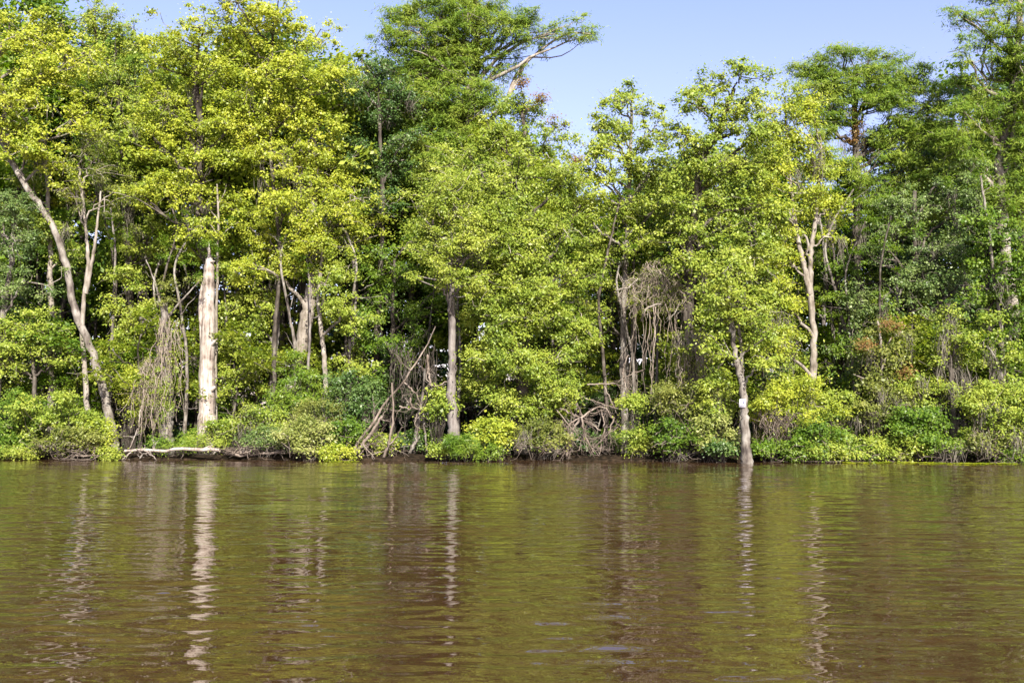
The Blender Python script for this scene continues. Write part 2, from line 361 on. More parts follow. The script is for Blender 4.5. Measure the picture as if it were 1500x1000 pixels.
def water():
    m, n, out = node_mat('river_water'); L = n.links.new
    tc = n.nodes.new('ShaderNodeTexCoord')
    def wave(sx, sy, rot, detail, w, scale=1., ttype='noise'):
        mp = n.nodes.new('ShaderNodeMapping'); mp.inputs['Scale'].default_value = (sx, sy, 1); mp.inputs['Rotation'].default_value = (0, 0, rot)
        L(tc.outputs['Object'], mp.inputs[0])
        t = n.nodes.new('ShaderNodeTexNoise'); t.inputs['Scale'].default_value = scale; t.inputs['Detail'].default_value = detail; t.inputs['Roughness'].default_value = .5
        L(mp.outputs[0], t.inputs['Vector'])
        mu = n.nodes.new('ShaderNodeMath'); mu.operation = 'MULTIPLY'; mu.inputs[1].default_value = w; L(t.outputs['Fac'], mu.inputs[0]); return mu
    s = wave(4, 10, .12, 1, .0020)
    bp = n.nodes.new('ShaderNodeBump'); bp.inputs['Strength'].default_value = 1; bp.inputs['Distance'].default_value = 1.0
    L(s.outputs[0], bp.inputs['Height'])
    p = n.nodes.new('ShaderNodeBsdfPrincipled'); p.inputs['Base Color'].default_value = (.037, .0195, .0088, 1)
    p.inputs['Roughness'].default_value = .0; p.inputs['IOR'].default_value = 1.7; p.inputs['Specular IOR Level'].default_value = .5
    L(bp.outputs[0], p.inputs['Normal']); L(p.outputs[0], out.inputs[0])
    rng = np.random.default_rng(12)
    xs = np.arange(-34, 34.01, .10); ys = np.arange(3.5, 47.6, .04); X, Yg = np.meshgrid(xs, ys); Z = np.zeros_like(X)
    gust = 1+.45*np.sin(.21*X+.5*Yg+1)*np.sin(.33*Yg-.12*X)+.3*np.sin(.9*Yg+.17*X+2)*np.sin(.4*X)
    for lo, hi, n, slope in [(.20, .36, 34, .030), (.36, .75, 30, .040), (.75, 1.6, 20, .016), (1.6, 4, 12, .009)]:
        for _ in range(n):
            lam = math.exp(rng.uniform(math.log(lo), math.log(hi))); a = rng.normal()*.34; kk = 2*PI/lam
            Z += slope/kk*math.sqrt(2/n)*np.sin(kk*(X*math.sin(a)+Yg*math.cos(a))+rng.uniform(0, 6.28))*(gust if lo < .7 else 1)
    edge = np.clip(np.minimum(np.minimum(X+34, 34-X), np.minimum(Yg-3.5, 47.5-Yg))/1.5, 0, 1); Z *= edge*np.clip(.35+(46-Yg)/14, .35, 1)
    nx, ny = len(xs), len(ys); q = np.arange(nx*ny).reshape(ny, nx); x0, x1, y0, y1 = xs[0], xs[-1], ys[0], ys[-1]
    mb = MB(); mb.add(np.stack([X, Yg, Z], -1), np.stack([q[:-1, :-1], q[:-1, 1:], q[1:, 1:], q[1:, :-1]], -1))
    for a, b, c, d in [(-1500, 1500, -900, y0), (-1500, x0, y0, y1), (x1, 1500, y0, y1)]:
        mb.add([(a, c, 0), (b, c, 0), (b, d, 0), (a, d, 0)], [[0, 1, 2, 3]])
    o = mb.build('river', m, smooth=True); o['kind'] = 'structure'
water()

LAND = [(-60, 'the left edge of the view'), (75, 'the slender pale trunk at left'), (160, 'the leaning grey tree'), (245, 'the vine-wrapped stump'), (302, 'the white dead snag'),
        (400, 'the slim bluish trunk'), (460, 'the broad leaning trunk'), (560, 'the dead leaning logs'), (664, 'the flared cypress trunk'),
        (780, 'the drooping yellow-green tree'), (870, 'the bare branch tangle'), (950, 'the brown vine curtain'), (1090, 'the trunk with the white sign'),
        (1188, 'the forked pale trunk'), (1256, 'the flat-topped cypress'), (1335, 'the russet sapling'), (1400, 'the moss-draped small tree'), (1480, 'the tall cypress at the right edge'), (1560, 'the right edge of the view')]
def landmark(px): return min(LAND, key=lambda q: abs(q[0]-px))[1]

# ================================================================ FRONT TREES (as seen left to right)
tree('leaning_tree', 'leaning grey tree with a thick bent trunk slanting up to the left', 2.5,
     [(165, 640), (158, 600), (150, 560), (130, 500), (110, 450), (97, 390), (80, 335), (42, 278), (14, 228), (-6, 180), (-10, 120)], (13, 7),
     [(20, 150, 50, 55), (75, 110, 60, 50), (130, 175, 50, 45), (40, 215, 45, 35), (90, 240, 45, 35), (-30, 90, 50, 60), (70, 50, 60, 45), (130, 90, 40, 45), (30, 60, 50, 40)],
     'maple', 'leaf_yellow', 'bark_grey', moss=[(95, 330, 40), (60, 230, 35)], seed=1)
tree('slender_tree', 'slender pale forked stem with a feathery olive crown, beside the leaning grey tree', 2.8,
     [(128, 600), (122, 470), (130, 390), (127, 340), (120, 280), (115, 240)], (9, 3),
     [(140, 245, 50, 48), (110, 285, 30, 30), (165, 290, 30, 32), (140, 205, 35, 28)], 'fine', 'leaf_olive', 'bark_pale', seed=2, dens=.7, twig_p=.9,
     extra=[([(126, 430), (135, 380), (142, 330), (148, 280)], (6, 2.5))])
tree('slim_tree', 'slim straight pale trunk with ivy patches, left of the leaning grey tree', 3.5,
     [(76, 640), (75, 590), (78, 500), (76, 420), (77, 350), (70, 270), (66, 200)], (10, 5),
     [(70, 330, 40, 40), (45, 270, 40, 40), (100, 370, 25, 30), (30, 330, 35, 35)], 'broad', 'leaf_lime', 'bark_pale', seed=3)
tree('grey_green_tree', 'grey-green dense tree at the left edge above the bank shrubs', 1.6,
     [(-10, 640), (0, 500), (15, 400), (20, 330)], (14, 5),
     [(20, 350, 62, 55), (-20, 420, 60, 60), (45, 420, 40, 35), (20, 300, 45, 30), (-30, 320, 40, 50)], 'small', 'leaf_grey', 'bark_grey', seed=4)
tree('young_maple', 'young bright green maple at the far left between shrubs and grey-green tree', 1.8,
     [(50, 640), (50, 540), (40, 470)], (8, 4), [(35, 490, 60, 35), (70, 470, 35, 30), (10, 530, 45, 25), (90, 520, 35, 25)], 'maple', 'leaf_lime', 'bark_dark', seed=5)
tree('tall_maple', 'tall yellow-green maple with dark mossy upper trunk, above the white dead snag', 4.0,
     [(306, 630), (306, 500), (303, 400), (292, 320), (292, 230), (290, 150), (285, 90)], (15, 8),
     [(300, 90, 60, 50), (250, 80, 45, 35), (240, 150, 45, 40), (340, 160, 50, 45), (270, 200, 48, 40), (340, 230, 45, 35), (225, 210, 40, 35), (300, 40, 45, 35), (250, 265, 48, 30), (345, 300, 36, 30), (205, 290, 35, 30), (335, 105, 45, 40), (305, 330, 38, 22, -1.6), (280, 285, 32, 24, -1.6), (300, 235, 36, 22, -1.6), (275, 340, 30, 18, -1.4)],
     'maple', 'leaf_yellow', 'bark_dark', moss=[(285, 120, 60), (290, 190, 60), (285, 250, 70), (245, 140, 50), (258, 270, 45), (275, 300, 60), (300, 305, 50), (190, 300, 40)], seed=6)
tree('tall_maple', 'brightest yellow tall maple at the top, right of the white dead snag', 3.6,
     [(405, 640), (402, 560), (405, 470), (412, 380), (400, 260), (395, 150), (400, 60)], (7, 4),
     [(400, 230, 40, 28, -1.5), (395, 290, 36, 24, -1.5), (400, 30, 55, 42), (440, 90, 55, 45), (385, 110, 50, 45), (350, 40, 45, 40), (470, 50, 40, 30), (500, 110, 35, 35), (420, 170, 55, 40), (380, 200, 45, 40), (470, 190, 45, 40), (340, 0, 45, 35), (400, -30, 55, 30), (450, 240, 45, 35)],
     'maple', 'leaf_yellow', 'bark_dark', moss=[(365, 130, 55), (420, 220, 60), (440, 260, 60)], seed=7)
tree('back_maple', 'lime green tree crown filling between the left maples, further back', 8,
     [(190, 620), (190, 450), (180, 250), (175, 130)], (16, 6),
     [(170, 120, 50, 45), (200, 180, 45, 45), (160, 210, 45, 40), (190, 270, 50, 40), (170, 330, 45, 40), (225, 345, 40, 35), (180, 60, 40, 45), (140, 30, 40, 45), (200, 400, 35, 30)], 'broad', 'leaf_lime', 'bark_dark', seed=8, bare=12)
tree('vine_wrapped_stump', 'broken brown stump wrapped in dead vines, left of the white dead snag', 1.8,
     [(245, 640), (244, 600), (243, 540), (241, 480), (240, 445)], (17, 10), [], bark='bark_grey', seed=9, cat='stump', flare=1.3,
     extra=[([(239, 465), (232, 430), (222, 400), (214, 380)], (4, 1.5)), ([(242, 470), (262, 445), (285, 420), (292, 412)], (4, 1.5))],
     accents=[([(250, 420, 30, 12, -.3), (270, 410, 22, 9, -.3), (255, 440, 22, 8, -.3)], 'fine', 'leaf_olive', .9), ([(243, 560, 14, 60, -.5), (236, 610, 18, 30, -.5)], 'fine', 'leaf_lime', .8)])
tree('ivy_tree', 'leaning broad pale trunk with hanging moss, its base hidden by ivy and shrubs', 4.2,
     [(420, 640), (432, 560), (441, 510), (452, 455), (460, 410), (458, 340), (455, 260), (460, 200)], (26, 10),
     [(450, 330, 42, 26, -1.9), (472, 362, 38, 20, -1.9), (440, 292, 42, 26, -1.7), (480, 300, 40, 26, -1.8), (450, 340, 50, 35), (500, 330, 45, 28), (420, 300, 45, 35), (480, 390, 40, 25), (440, 385, 45, 25), (520, 290, 40, 35), (470, 260, 50, 40), (540, 335, 32, 20), (385, 350, 38, 40), (360, 400, 34, 35)],
     'broad', 'leaf_yellow', 'bark_pale', moss=[(450, 330, 60), (465, 360, 60), (470, 300, 60), (530, 340, 45), (430, 300, 50), (385, 260, 50), (505, 340, 40)], seed=10,
     accents=[([(430, 545, 22, 40, -1.0), (450, 580, 24, 30, -1.2)], 'small', 'leaf_green', 1.0)])
tree('wiggly_tree', 'thin wiggly pale stem standing just right of the broad leaning trunk', 3.0,
     [(478, 630), (477, 590), (480, 550), (476, 510), (471, 470), (467, 438), (470, 400)], (9, 5),
     [(475, 420, 30, 22), (490, 450, 22, 20)], 'broad', 'leaf_lime', 'bark_pale', seed=11)
tree('blue_grey_tree', 'slim bluish dark trunk standing in shade right of the white dead snag', 5.5,
     [(397, 610), (398, 585), (402, 520), (405, 470), (410, 400), (408, 330)], (13, 7), [(400, 430, 40, 30), (370, 470, 35, 30), (420, 390, 35, 30)], 'broad', 'leaf_lime', 'bark_cypress', seed=12)
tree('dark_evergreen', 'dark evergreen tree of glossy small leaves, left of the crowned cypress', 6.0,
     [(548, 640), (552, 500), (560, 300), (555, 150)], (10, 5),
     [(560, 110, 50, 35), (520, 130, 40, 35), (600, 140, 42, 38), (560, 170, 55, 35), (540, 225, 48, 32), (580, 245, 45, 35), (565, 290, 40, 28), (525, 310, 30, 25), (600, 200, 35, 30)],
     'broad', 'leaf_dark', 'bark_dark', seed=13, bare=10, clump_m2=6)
tree('crowned_cypress', 'tallest cypress with feathery crown and a bare limb reaching right into the sky', 7.5,
     [(665, 630), (664, 500), (655, 370), (654, 280), (670, 190), (690, 120), (700, 40), (690, -40)], (15, 8),
     [(640, 30, 60, 32), (600, 20, 48, 20), (690, 20, 60, 30), (655, 85, 65, 32), (600, 90, 45, 22), (720, 60, 50, 26), (640, 140, 60, 32), (690, 170, 45, 30), (580, 55, 35, 18), (790, 60, 40, 24), (835, 42, 34, 15), (865, 52, 16, 12), (760, 30, 45, 22), (730, 100, 40, 18), (620, 180, 50, 30), (680, -10, 60, 28), (590, 140, 40, 24), (570, 15, 20, 10), (700, 215, 40, 25), (610, 60, 50, 30), (670, 60, 55, 34), (630, 110, 55, 30), (690, 130, 48, 30), (650, 190, 55, 32), (610, 150, 45, 28), (600, 230, 45, 30), (660, 240, 50, 30), (715, 150, 36, 26), (740, 30, 45, 24)],
     'cypress', 'leaf_cypress', 'bark_pale', seed=14, clump_m2=8, twig_p=.8, moss=[(610, 190, 60), (622, 240, 60), (640, 260, 60)],
     extra=[([(668, 195), (690, 150), (715, 118), (735, 92)], (11, 5)), ([(745, 140), (760, 105), (790, 75), (830, 50), (865, 50)], (6, 2)), ([(690, 215), (715, 180), (745, 140), (775, 85)], (8, 3))])
tree('flared_cypress', 'grey cypress with smooth flared trunk rising from the round bush at the water', .9,
     [(666, 662), (666, 640), (664, 600), (663, 540), (662, 470), (661, 400), (660, 355)], (14, 8),
     [(640, 300, 50, 34, -1.5), (690, 350, 46, 34, -1.5), (640, 400, 34, 26, -1.4), (690, 415, 36, 24, -1.4), (660, 270, 50, 34, -1.2), (655, 360, 40, 30, -1.6), (640, 330, 40, 25), (690, 320, 40, 30), (660, 290, 45, 30), (620, 370, 28, 18), (700, 370, 30, 22)], 'small', 'leaf_lime', 'bark_cypress', seed=15, fill=(.65, 1.1), flare=1.7, flare_h=1.3, flute=.06,
     moss=[(655, 340, 50), (672, 355, 55), (690, 345, 60), (640, 345, 40), (705, 360, 50)])
tree('drooping_tree', 'big drooping yellow-green tree right of the flared cypress trunk, full down to the water', 1.6,
     [(765, 655), (762, 560), (758, 450), (765, 330), (770, 230), (765, 160)], (20, 5),
     [(765, 420, 40, 36, -1.6), (750, 470, 40, 34, -1.6), (770, 370, 44, 34, -1.7), (755, 525, 40, 32, -1.7), (795, 440, 40, 34, -1.7), (735, 330, 46, 34, -1.6), (765, 160, 40, 38), (730, 200, 48, 40), (800, 215, 42, 38), (690, 240, 48, 38), (755, 260, 60, 42), (830, 265, 42, 38), (650, 285, 40, 34), (715, 310, 55, 40), (790, 330, 55, 42), (850, 320, 34, 38), (620, 330, 32, 25), (740, 380, 55, 42), (810, 400, 50, 42), (850, 400, 26, 35), (720, 445, 42, 36), (780, 470, 55, 42), (845, 480, 32, 36), (720, 510, 40, 36), (800, 540, 52, 36, -1.2), (740, 575, 42, 34, -1), (830, 570, 34, 24, -1.4), (780, 600, 40, 26, -.8), (690, 470, 22, 35), (700, 560, 25, 30)],
     'small', 'leaf_lime', 'bark_dark', seed=16, fill=(.9, 1.25), dens=1.15, leafscale=1.15, twig_p=.8, clump_m2=5.5,
     accents=[([(790, 150, 12, 18), (815, 180, 18, 12), (765, 125, 14, 14), (845, 235, 8, 12)], 'small', 'leaf_russet', .6)],
     extra=[([(760, 420), (790, 370), (830, 330), (850, 300)], (8, 3)), ([(765, 330), (740, 290), (700, 270)], (7, 3))])
tree('thin_maple', 'thin-crowned young maple against the sky, right of the drooping tree', 4.0,
     [(915, 640), (912, 520), (915, 400), (922, 280), (925, 160)], (12, 4),
     [(858, 255, 26, 26), (848, 300, 26, 26), (876, 200, 26, 22), (872, 180, 24, 20), (865, 225, 26, 24), (895, 150, 26, 22), (962, 190, 28, 28), (968, 300, 30, 28), (940, 265, 34, 26), (870, 290, 28, 26), (940, 350, 32, 28), (925, 132, 20, 16), (922, 150, 30, 26), (900, 185, 34, 30), (945, 200, 28, 30), (880, 215, 22, 22), (915, 235, 42, 30), (880, 260, 30, 26), (955, 255, 30, 30), (925, 300, 38, 28), (890, 330, 28, 28)],
     'maple', 'leaf_lime', 'bark_grey', seed=17, fill=(.65, 1.1), clump_m2=5)
tree('broad_maple', 'broad tall maple with a dark limb, behind the trunk with the white sign', 2.2,
     [(1012, 640), (1010, 520), (1005, 420), (1010, 330), (1020, 250), (1050, 190), (1075, 130)], (18, 6),
     [(1090, 105, 40, 24), (1045, 130, 45, 30), (1010, 150, 38, 35), (1095, 150, 45, 32), (1060, 180, 50, 32), (1000, 200, 40, 35), (1110, 195, 40, 30), (1030, 240, 45, 32), (985, 260, 32, 35), (1085, 250, 50, 35), (1120, 240, 35, 35), (1000, 310, 42, 35), (1060, 300, 55, 38), (1115, 310, 42, 38), (1040, 350, 50, 34), (1100, 370, 50, 38), (1060, 410, 48, 38), (1120, 430, 40, 36), (1010, 380, 30, 28), (1040, 470, 30, 30)],
     'maple', 'leaf_lime', 'bark_dark', seed=18, fill=(.65, 1.1), moss=[(1085, 400, 50), (1010, 330, 45), (1100, 330, 40)],
     extra=[([(1010, 240), (1035, 212), (1060, 200), (1085, 192)], (9, 4)), ([(1004, 470), (1003, 400), (998, 350)], (7, 4)), ([(1030, 440), (1028, 390), (1022, 350)], (6, 3))])
tree('sign_tree', 'leaning grey trunk in the water carrying the small white sign', -1.3,
     [(1093, 676), (1091, 640), (1088, 600), (1083, 560), (1077, 525), (1070, 480), (1068, 440), (1070, 400)], (15, 3),
     [(1072, 400, 36, 30, -.9), (1070, 440, 38, 34, -.7), (1040, 430, 28, 28), (1105, 455, 32, 34), (1110, 500, 28, 28), (1045, 500, 26, 26), (1125, 530, 24, 22)], 'maple', 'leaf_lime', 'bark_grey', seed=19, flare=1.25)
tree('forked_tree', 'pale trunk forking into two stems, rising behind the yellow-green shrubs', 2.6,
     [(1190, 640), (1190, 560), (1190, 500), (1186, 430), (1186, 380), (1193, 330), (1200, 260)], (13, 5),
     [(1150, 150, 35, 30), (1185, 165, 32, 28), (1130, 190, 35, 30), (1160, 210, 40, 32), (1205, 245, 30, 30), (1135, 250, 35, 32), (1190, 290, 40, 25), (1225, 300, 25, 24), (1150, 320, 35, 28), (1140, 380, 28, 30), (1215, 345, 22, 16), (1140, 440, 35, 40), (1150, 500, 30, 30)],
     'small', 'leaf_yellow', 'bark_pale', seed=20, fill=(.65, 1.1), clump_m2=7, moss=[(1160, 190, 60), (1200, 220, 70), (1230, 350, 45), (1170, 250, 45), (1215, 320, 50), (1150, 430, 50), (1155, 500, 50)], leafscale=1.2,
     extra=[([(1186, 430), (1176, 385), (1165, 340), (1157, 280), (1153, 230), (1150, 160)], (9, 3))])
tree('flat_topped_cypress', 'flat-topped cypress against the sky, above the forked pale trunk', 7.5,
     [(1258, 620), (1258, 480), (1256, 380), (1256, 300), (1254, 220), (1252, 140), (1255, 100)], (17, 7),
     [(1240, 85, 48, 15), (1300, 88, 40, 16), (1190, 100, 38, 15), (1270, 115, 50, 16), (1210, 135, 45, 18), (1330, 125, 34, 18), (1350, 108, 22, 12), (1180, 150, 30, 18), (1290, 150, 45, 16), (1340, 165, 38, 18), (1225, 175, 35, 16), (1300, 195, 40, 18), (1370, 150, 24, 24), (1240, 75, 25, 9), (1370, 200, 30, 20), (1200, 205, 32, 16), (1310, 235, 36, 16), (1250, 130, 55, 22), (1300, 125, 50, 22), (1210, 165, 40, 20), (1330, 190, 40, 24), (1350, 235, 40, 26), (1280, 215, 40, 22), (1210, 245, 32, 22), (1200, 110, 35, 16), (1240, 250, 34, 22), (1345, 275, 40, 28), (1270, 275, 40, 20), (1220, 290, 28, 16), (1300, 300, 35, 18)],
     'cypress', 'leaf_cypress', 'bark_dark', seed=21, fill=(.65, 1.1), clump_m2=8, twig_p=.8, moss=[(1235, 205, 60), (1255, 170, 70), (1265, 250, 60), (1245, 280, 60), (1295, 270, 50), (1305, 205, 40), (1225, 270, 60), (1300, 310, 50), (1262, 330, 50)],
     accents=[([(1252, 190, 8, 40, -.5), (1240, 170, 12, 20, -.5)], 'small', 'leaf_russet', .8)])
tree('blue_green_tree', 'bluish green broad tree in shade between flat-topped cypress and right edge', 5,
     [(1335, 630), (1335, 500), (1340, 380), (1340, 280)], (17, 6),
     [(1320, 300, 45, 32), (1370, 290, 45, 35), (1290, 350, 40, 32), (1345, 350, 48, 34), (1310, 400, 48, 28), (1270, 440, 40, 24), (1390, 370, 45, 40), (1350, 420, 45, 32), (1400, 430, 40, 36), (1420, 310, 40, 40), (1280, 490, 36, 30), (1250, 530, 34, 34), (1420, 260, 36, 30)],
     'broad', 'leaf_grey', 'bark_dark', seed=22, bare=14)
tree('edge_cypress', 'tall dark cypress cut by the right edge, with white forked upper limbs', 6,
     [(1490, 640), (1487, 480), (1470, 330), (1468, 250), (1478, 190), (1490, 120), (1495, 40), (1495, -40)], (20, 8),
     [(1480, 20, 45, 25), (1430, 25, 35, 14), (1400, 20, 20, 10), (1500, 60, 45, 28), (1450, 55, 35, 16), (1420, 85, 32, 14), (1480, 100, 45, 24), (1400, 115, 24, 14), (1430, 135, 40, 22), (1500, 150, 45, 30), (1400, 165, 32, 20), (1450, 185, 48, 26), (1400, 210, 34, 24), (1500, 220, 45, 32), (1430, 240, 45, 26), (1490, 290, 45, 34), (1540, 100, 50, 60), (1470, -20, 50, 25)],
     'cypress', 'leaf_cypress', 'bark_pale', seed=23, clump_m2=8, twig_p=.8, moss=[(1495, 130, 60), (1480, 200, 50)],
     extra=[([(1468, 225), (1452, 190), (1440, 165), (1425, 145)], (6, 3)), ([(1470, 240), (1484, 190), (1486, 140)], (7, 3))])
tree('edge_broadleaf', 'dark green tree at the right edge below the tall cypress', 3.2,
     [(1452, 640), (1450, 520), (1446, 430), (1450, 340)], (12, 5),
     [(1470, 340, 45, 35), (1440, 380, 40, 32), (1490, 400, 40, 40), (1450, 430, 40, 30), (1490, 470, 40, 35), (1430, 330, 34, 30)], 'maple', 'leaf_green', 'bark_dark', seed=24, bare=8)
tree('moss_draped_tree', 'small leaning tree draped with grey moss on the right bank', 1.0,
     [(1396, 665), (1396, 600), (1393, 540), (1391, 480), (1388, 445)], (11, 4),
     [(1400, 480, 24, 22), (1380, 520, 22, 22), (1410, 530, 26, 24), (1385, 460, 16, 14), (1425, 500, 18, 20), (1400, 575, 26, 22)], 'broad', 'leaf_lime', 'bark_dark', seed=25,
     moss=[(1386, 450, 45), (1393, 465, 55), (1400, 490, 50), (1380, 500, 60), (1405, 540, 50), (1395, 570, 60), (1420, 550, 45), (1375, 540, 45), (1398, 610, 45), (1385, 480, 40)])
tree('snapped_tree', 'snapped bare sapling hung with moss between right bank shrubs', .8,
     [(1478, 640), (1474, 590), (1466, 550), (1452, 515), (1440, 505)], (6, 2), [(1480, 520, 22, 20), (1460, 480, 18, 18), (1490, 560, 24, 20)], 'maple', 'leaf_lime', 'bark_grey', seed=26,
     moss=[(1448, 512, 30), (1458, 525, 40), (1466, 545, 40), (1490, 580, 40)])
tree('russet_sapling', 'sapling with russet and olive leaves on the right bank', 1.2,
     [(1285, 650), (1288, 580), (1292, 520), (1285, 470)], (8, 3), [(1290, 480, 34, 20), (1265, 510, 28, 16), (1310, 515, 26, 20), (1290, 550, 34, 26), (1320, 490, 18, 14)], 'small', 'leaf_olive', 'bark_pale', seed=27, leafscale=1.25,
     accents=[([(1268, 505, 20, 12, -.7), (1300, 475, 20, 10, -.7), (1320, 545, 14, 10, -.7)], 'small', 'leaf_russet', .25)], moss=[(1275, 520, 35), (1310, 560, 50), (1300, 585, 50), (1330, 495, 40)],
     extra=[([(1288, 580), (1275, 560), (1250, 548)], (4, 1.5)), ([(1290, 600), (1310, 575), (1335, 565)], (4, 1.5))])

tree('young_maple', 'young lime maple in half shade between the snag and the slim bluish trunk', 4.5, [(342, 640), (342, 540), (345, 430)], (6, 3),
     [(340, 400, 34, 30), (350, 450, 36, 28), (335, 500, 34, 30), (365, 545, 30, 28), (325, 560, 24, 30)], 'maple', 'leaf_lime', 'bark_dark', seed=31)
tree('young_maple', 'young lime maple between the leaning grey tree and the broken brown stump', 4.5, [(188, 640), (188, 540), (185, 430)], (6, 3),
     [(185, 410, 34, 26), (165, 450, 28, 26), (205, 460, 30, 26), (180, 505, 34, 28), (205, 540, 26, 28)], 'maple', 'leaf_lime', 'bark_dark', seed=32)
tree('young_maple', 'young lime maple right of the thin wiggly stem', 4.2, [(508, 640), (508, 540), (505, 430)], (6, 3),
     [(510, 400, 34, 26), (495, 450, 30, 26), (525, 470, 32, 26), (500, 510, 32, 26), (525, 545, 28, 26)], 'maple', 'leaf_lime', 'bark_dark', seed=33)
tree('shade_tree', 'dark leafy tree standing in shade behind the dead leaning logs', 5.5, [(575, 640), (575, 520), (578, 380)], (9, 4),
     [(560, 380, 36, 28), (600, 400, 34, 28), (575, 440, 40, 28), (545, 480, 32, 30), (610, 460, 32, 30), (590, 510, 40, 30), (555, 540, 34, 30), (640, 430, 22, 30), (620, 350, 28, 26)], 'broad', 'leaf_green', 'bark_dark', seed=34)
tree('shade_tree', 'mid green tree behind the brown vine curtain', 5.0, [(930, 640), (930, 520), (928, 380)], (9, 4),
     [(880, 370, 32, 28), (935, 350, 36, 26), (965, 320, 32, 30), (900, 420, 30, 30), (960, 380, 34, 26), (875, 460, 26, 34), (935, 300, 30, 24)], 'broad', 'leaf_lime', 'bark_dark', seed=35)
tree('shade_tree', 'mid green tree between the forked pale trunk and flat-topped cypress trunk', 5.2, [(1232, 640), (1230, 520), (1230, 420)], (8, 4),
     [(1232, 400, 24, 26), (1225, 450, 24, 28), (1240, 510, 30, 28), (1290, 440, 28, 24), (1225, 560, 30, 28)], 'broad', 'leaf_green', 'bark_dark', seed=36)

# ---------------------------------------------------------------- the white dead snag
def snag():
    rng = np.random.default_rng(50); Y = ydist(302, 2.3); k = Y/F
    base = at(302, 642, Y); base[2] = GROUND-.1
    t = empty('dead_snag', base, 'bleached white dead snag with a broken pointed top', 'dead tree')
    m = MB(); P = spline([base, at(302, 640, Y), at(303, 600, Y), at(303, 540, Y), at(304, 480, Y), at(305, 430, Y), at(306, 400, Y), at(307, 378, Y), at(306, 352, Y)], 60)
    tt = np.linspace(0, 1, 60); R = np.interp(tt, [0, .05, .15, .5, .78, .86, .9, 1], [18, 15, 12.8, 9.6, 7.2, 5.2, 1.6, .4])*k
    R *= 1+.05*np.sin(tt*40)+.03*rng.normal(size=60)
    seg = 16; th = np.arange(seg)/seg*2*PI
    flu = 1+.09*np.cos(4*th+.5)+.06*np.cos(7*th)+.04*rng.normal(size=seg)
    V = np.stack([P[:, None, 0]+R[:, None]*flu*np.cos(th), P[:, None, 1]+R[:, None]*flu*np.sin(th), np.broadcast_to(P[:, None, 2], (60, seg))], -1)
    V += rng.normal(size=V.shape)*.012
    i = np.arange(60*seg).reshape(60, seg); nx = np.roll(i, -1, 1)
    m.add(V, np.stack([i[:-1], nx[:-1], nx[1:], i[1:]], -1))
    for (x, y, dx, dy, r) in [(313, 568, 8, -5, 4), (294, 470, -5, -14, 3), (312, 383, 8, -1, 1.6), (296, 580, -5, -6, 4), (314, 500, 5, -6, 2.5)]:      # knots and snapped stubs
        a = at(x-dx, y-dy, Y-.1); b = at(x+dx*.4, y+dy*.4, Y-.25); tubes(m, spline([a, (a+b)/2, b], 5), np.array([1.3, 1.1, 1, .8, .3])*r*k, 7, rng, .12)
    m.build('trunk', MAT['bark_bleached'], t, True, base)
    s = MB(); sp = [at(297, 540, Y+.05), at(295, 470, Y-.1), at(294, 440, Y-.1), at(295.5, 416, Y-.1)]
    tubes(s, spline(sp, 10), np.array([3, 3.2, 3.4, 3.5, 3.6, 3.2, 2.8, 2.2, 1.6, .4])*k, 7, rng, .1); s.build('splinter', MAT['bark_bleached'], t, True, base)
snag()
tree('pole_tree', 'thin bare grey pole with a few twigs close right of the white dead snag', 2.9,
     [(316, 640), (316, 560), (317, 480), (319, 400), (320, 330), (318, 270)], (6, 2.5), [], bark='bark_pale', seed=52, cat='dead tree',
     extra=[([(319, 345), (305, 325), (292, 318)], (2.5, 1)), ([(319, 350), (335, 335), (350, 325)], (2, .8)), ([(320, 322), (300, 300), (280, 292)], (2, .8)), ([(319, 300), (328, 285), (332, 270)], (1.8, .7))])

# ---------------------------------------------------------------- vines, dead branches, logs
def vine_curtain(name, label, px0, px1, ytop, ybot, off, n, seed, mat='vine_brown', leaf=None, r=(.008, .019), top_arc=0., cat='vines', wob=.12):
    rng = np.random.default_rng(seed); Y = ydist((px0+px1)/2, off)
    base = at((px0+px1)/2, ytop, Y); base[2] = GROUND if ybot > 620 else at(0, ybot, Y)[2]
    t = empty(name, base, label, cat); m = MB(); tips = []
    for i in range(n):
        u = rng.uniform(); x = px0+(px1-px0)*u; yt = ytop+top_arc*(2*u-1)**2+rng.uniform(-8, 14); yb = yt+(ybot-yt)*rng.uniform(.35, 1.0)
        a = at(x, yt, Y+rng.uniform(-.7, .5)); b = at(x+rng.normal()*10, yb, Y+rng.uniform(-.7, .5))
        kk = np.linspace(0, 1, 14)[:, None]; P = a*(1-kk)+b*kk
        w = np.cumsum(rng.normal(size=(14, 3))*np.array([1, 1, .3]), 0)*wob*.45; w -= kk*w[-1]*.6
        P = P+w; rr = rng.uniform(*r); tubes(m, P, np.linspace(rr, rr*.5, 14), 4)
        if rng.uniform() < .5:
            q = P[rng.integers(3, 11)]; d = rng.normal(size=3)*np.array([.5, .4, .5]); e = q+d
            tubes(m, spline([q, (q+e)/2+rng.normal(size=3)*.1, e], 5), np.linspace(rr*.6, rr*.3, 5), 3)
        tips.append(P[::3])
    m.build('vine_stems', MAT[mat], t, False, base)
    if leaf:
        c = np.concatenate(tips); c = c[rng.choice(len(c), len(c)//3, replace=False)]; f = MB(); foliage(f, rng, c, 'fine', .16, .9); f.build('vine_leaves', MAT[leaf], t, False, base)
    return t
vine_curtain('hanging_vines', 'grey dead vine mass drooping beside the broken brown stump', 205, 236, 530, 650, 1.5, 75, 60, leaf='leaf_olive', top_arc=20)
vine_curtain('climbing_vines', 'pale vines climbing the broken brown stump', 232, 262, 470, 655, 1.4, 34, 61, leaf='leaf_lime', wob=.16)
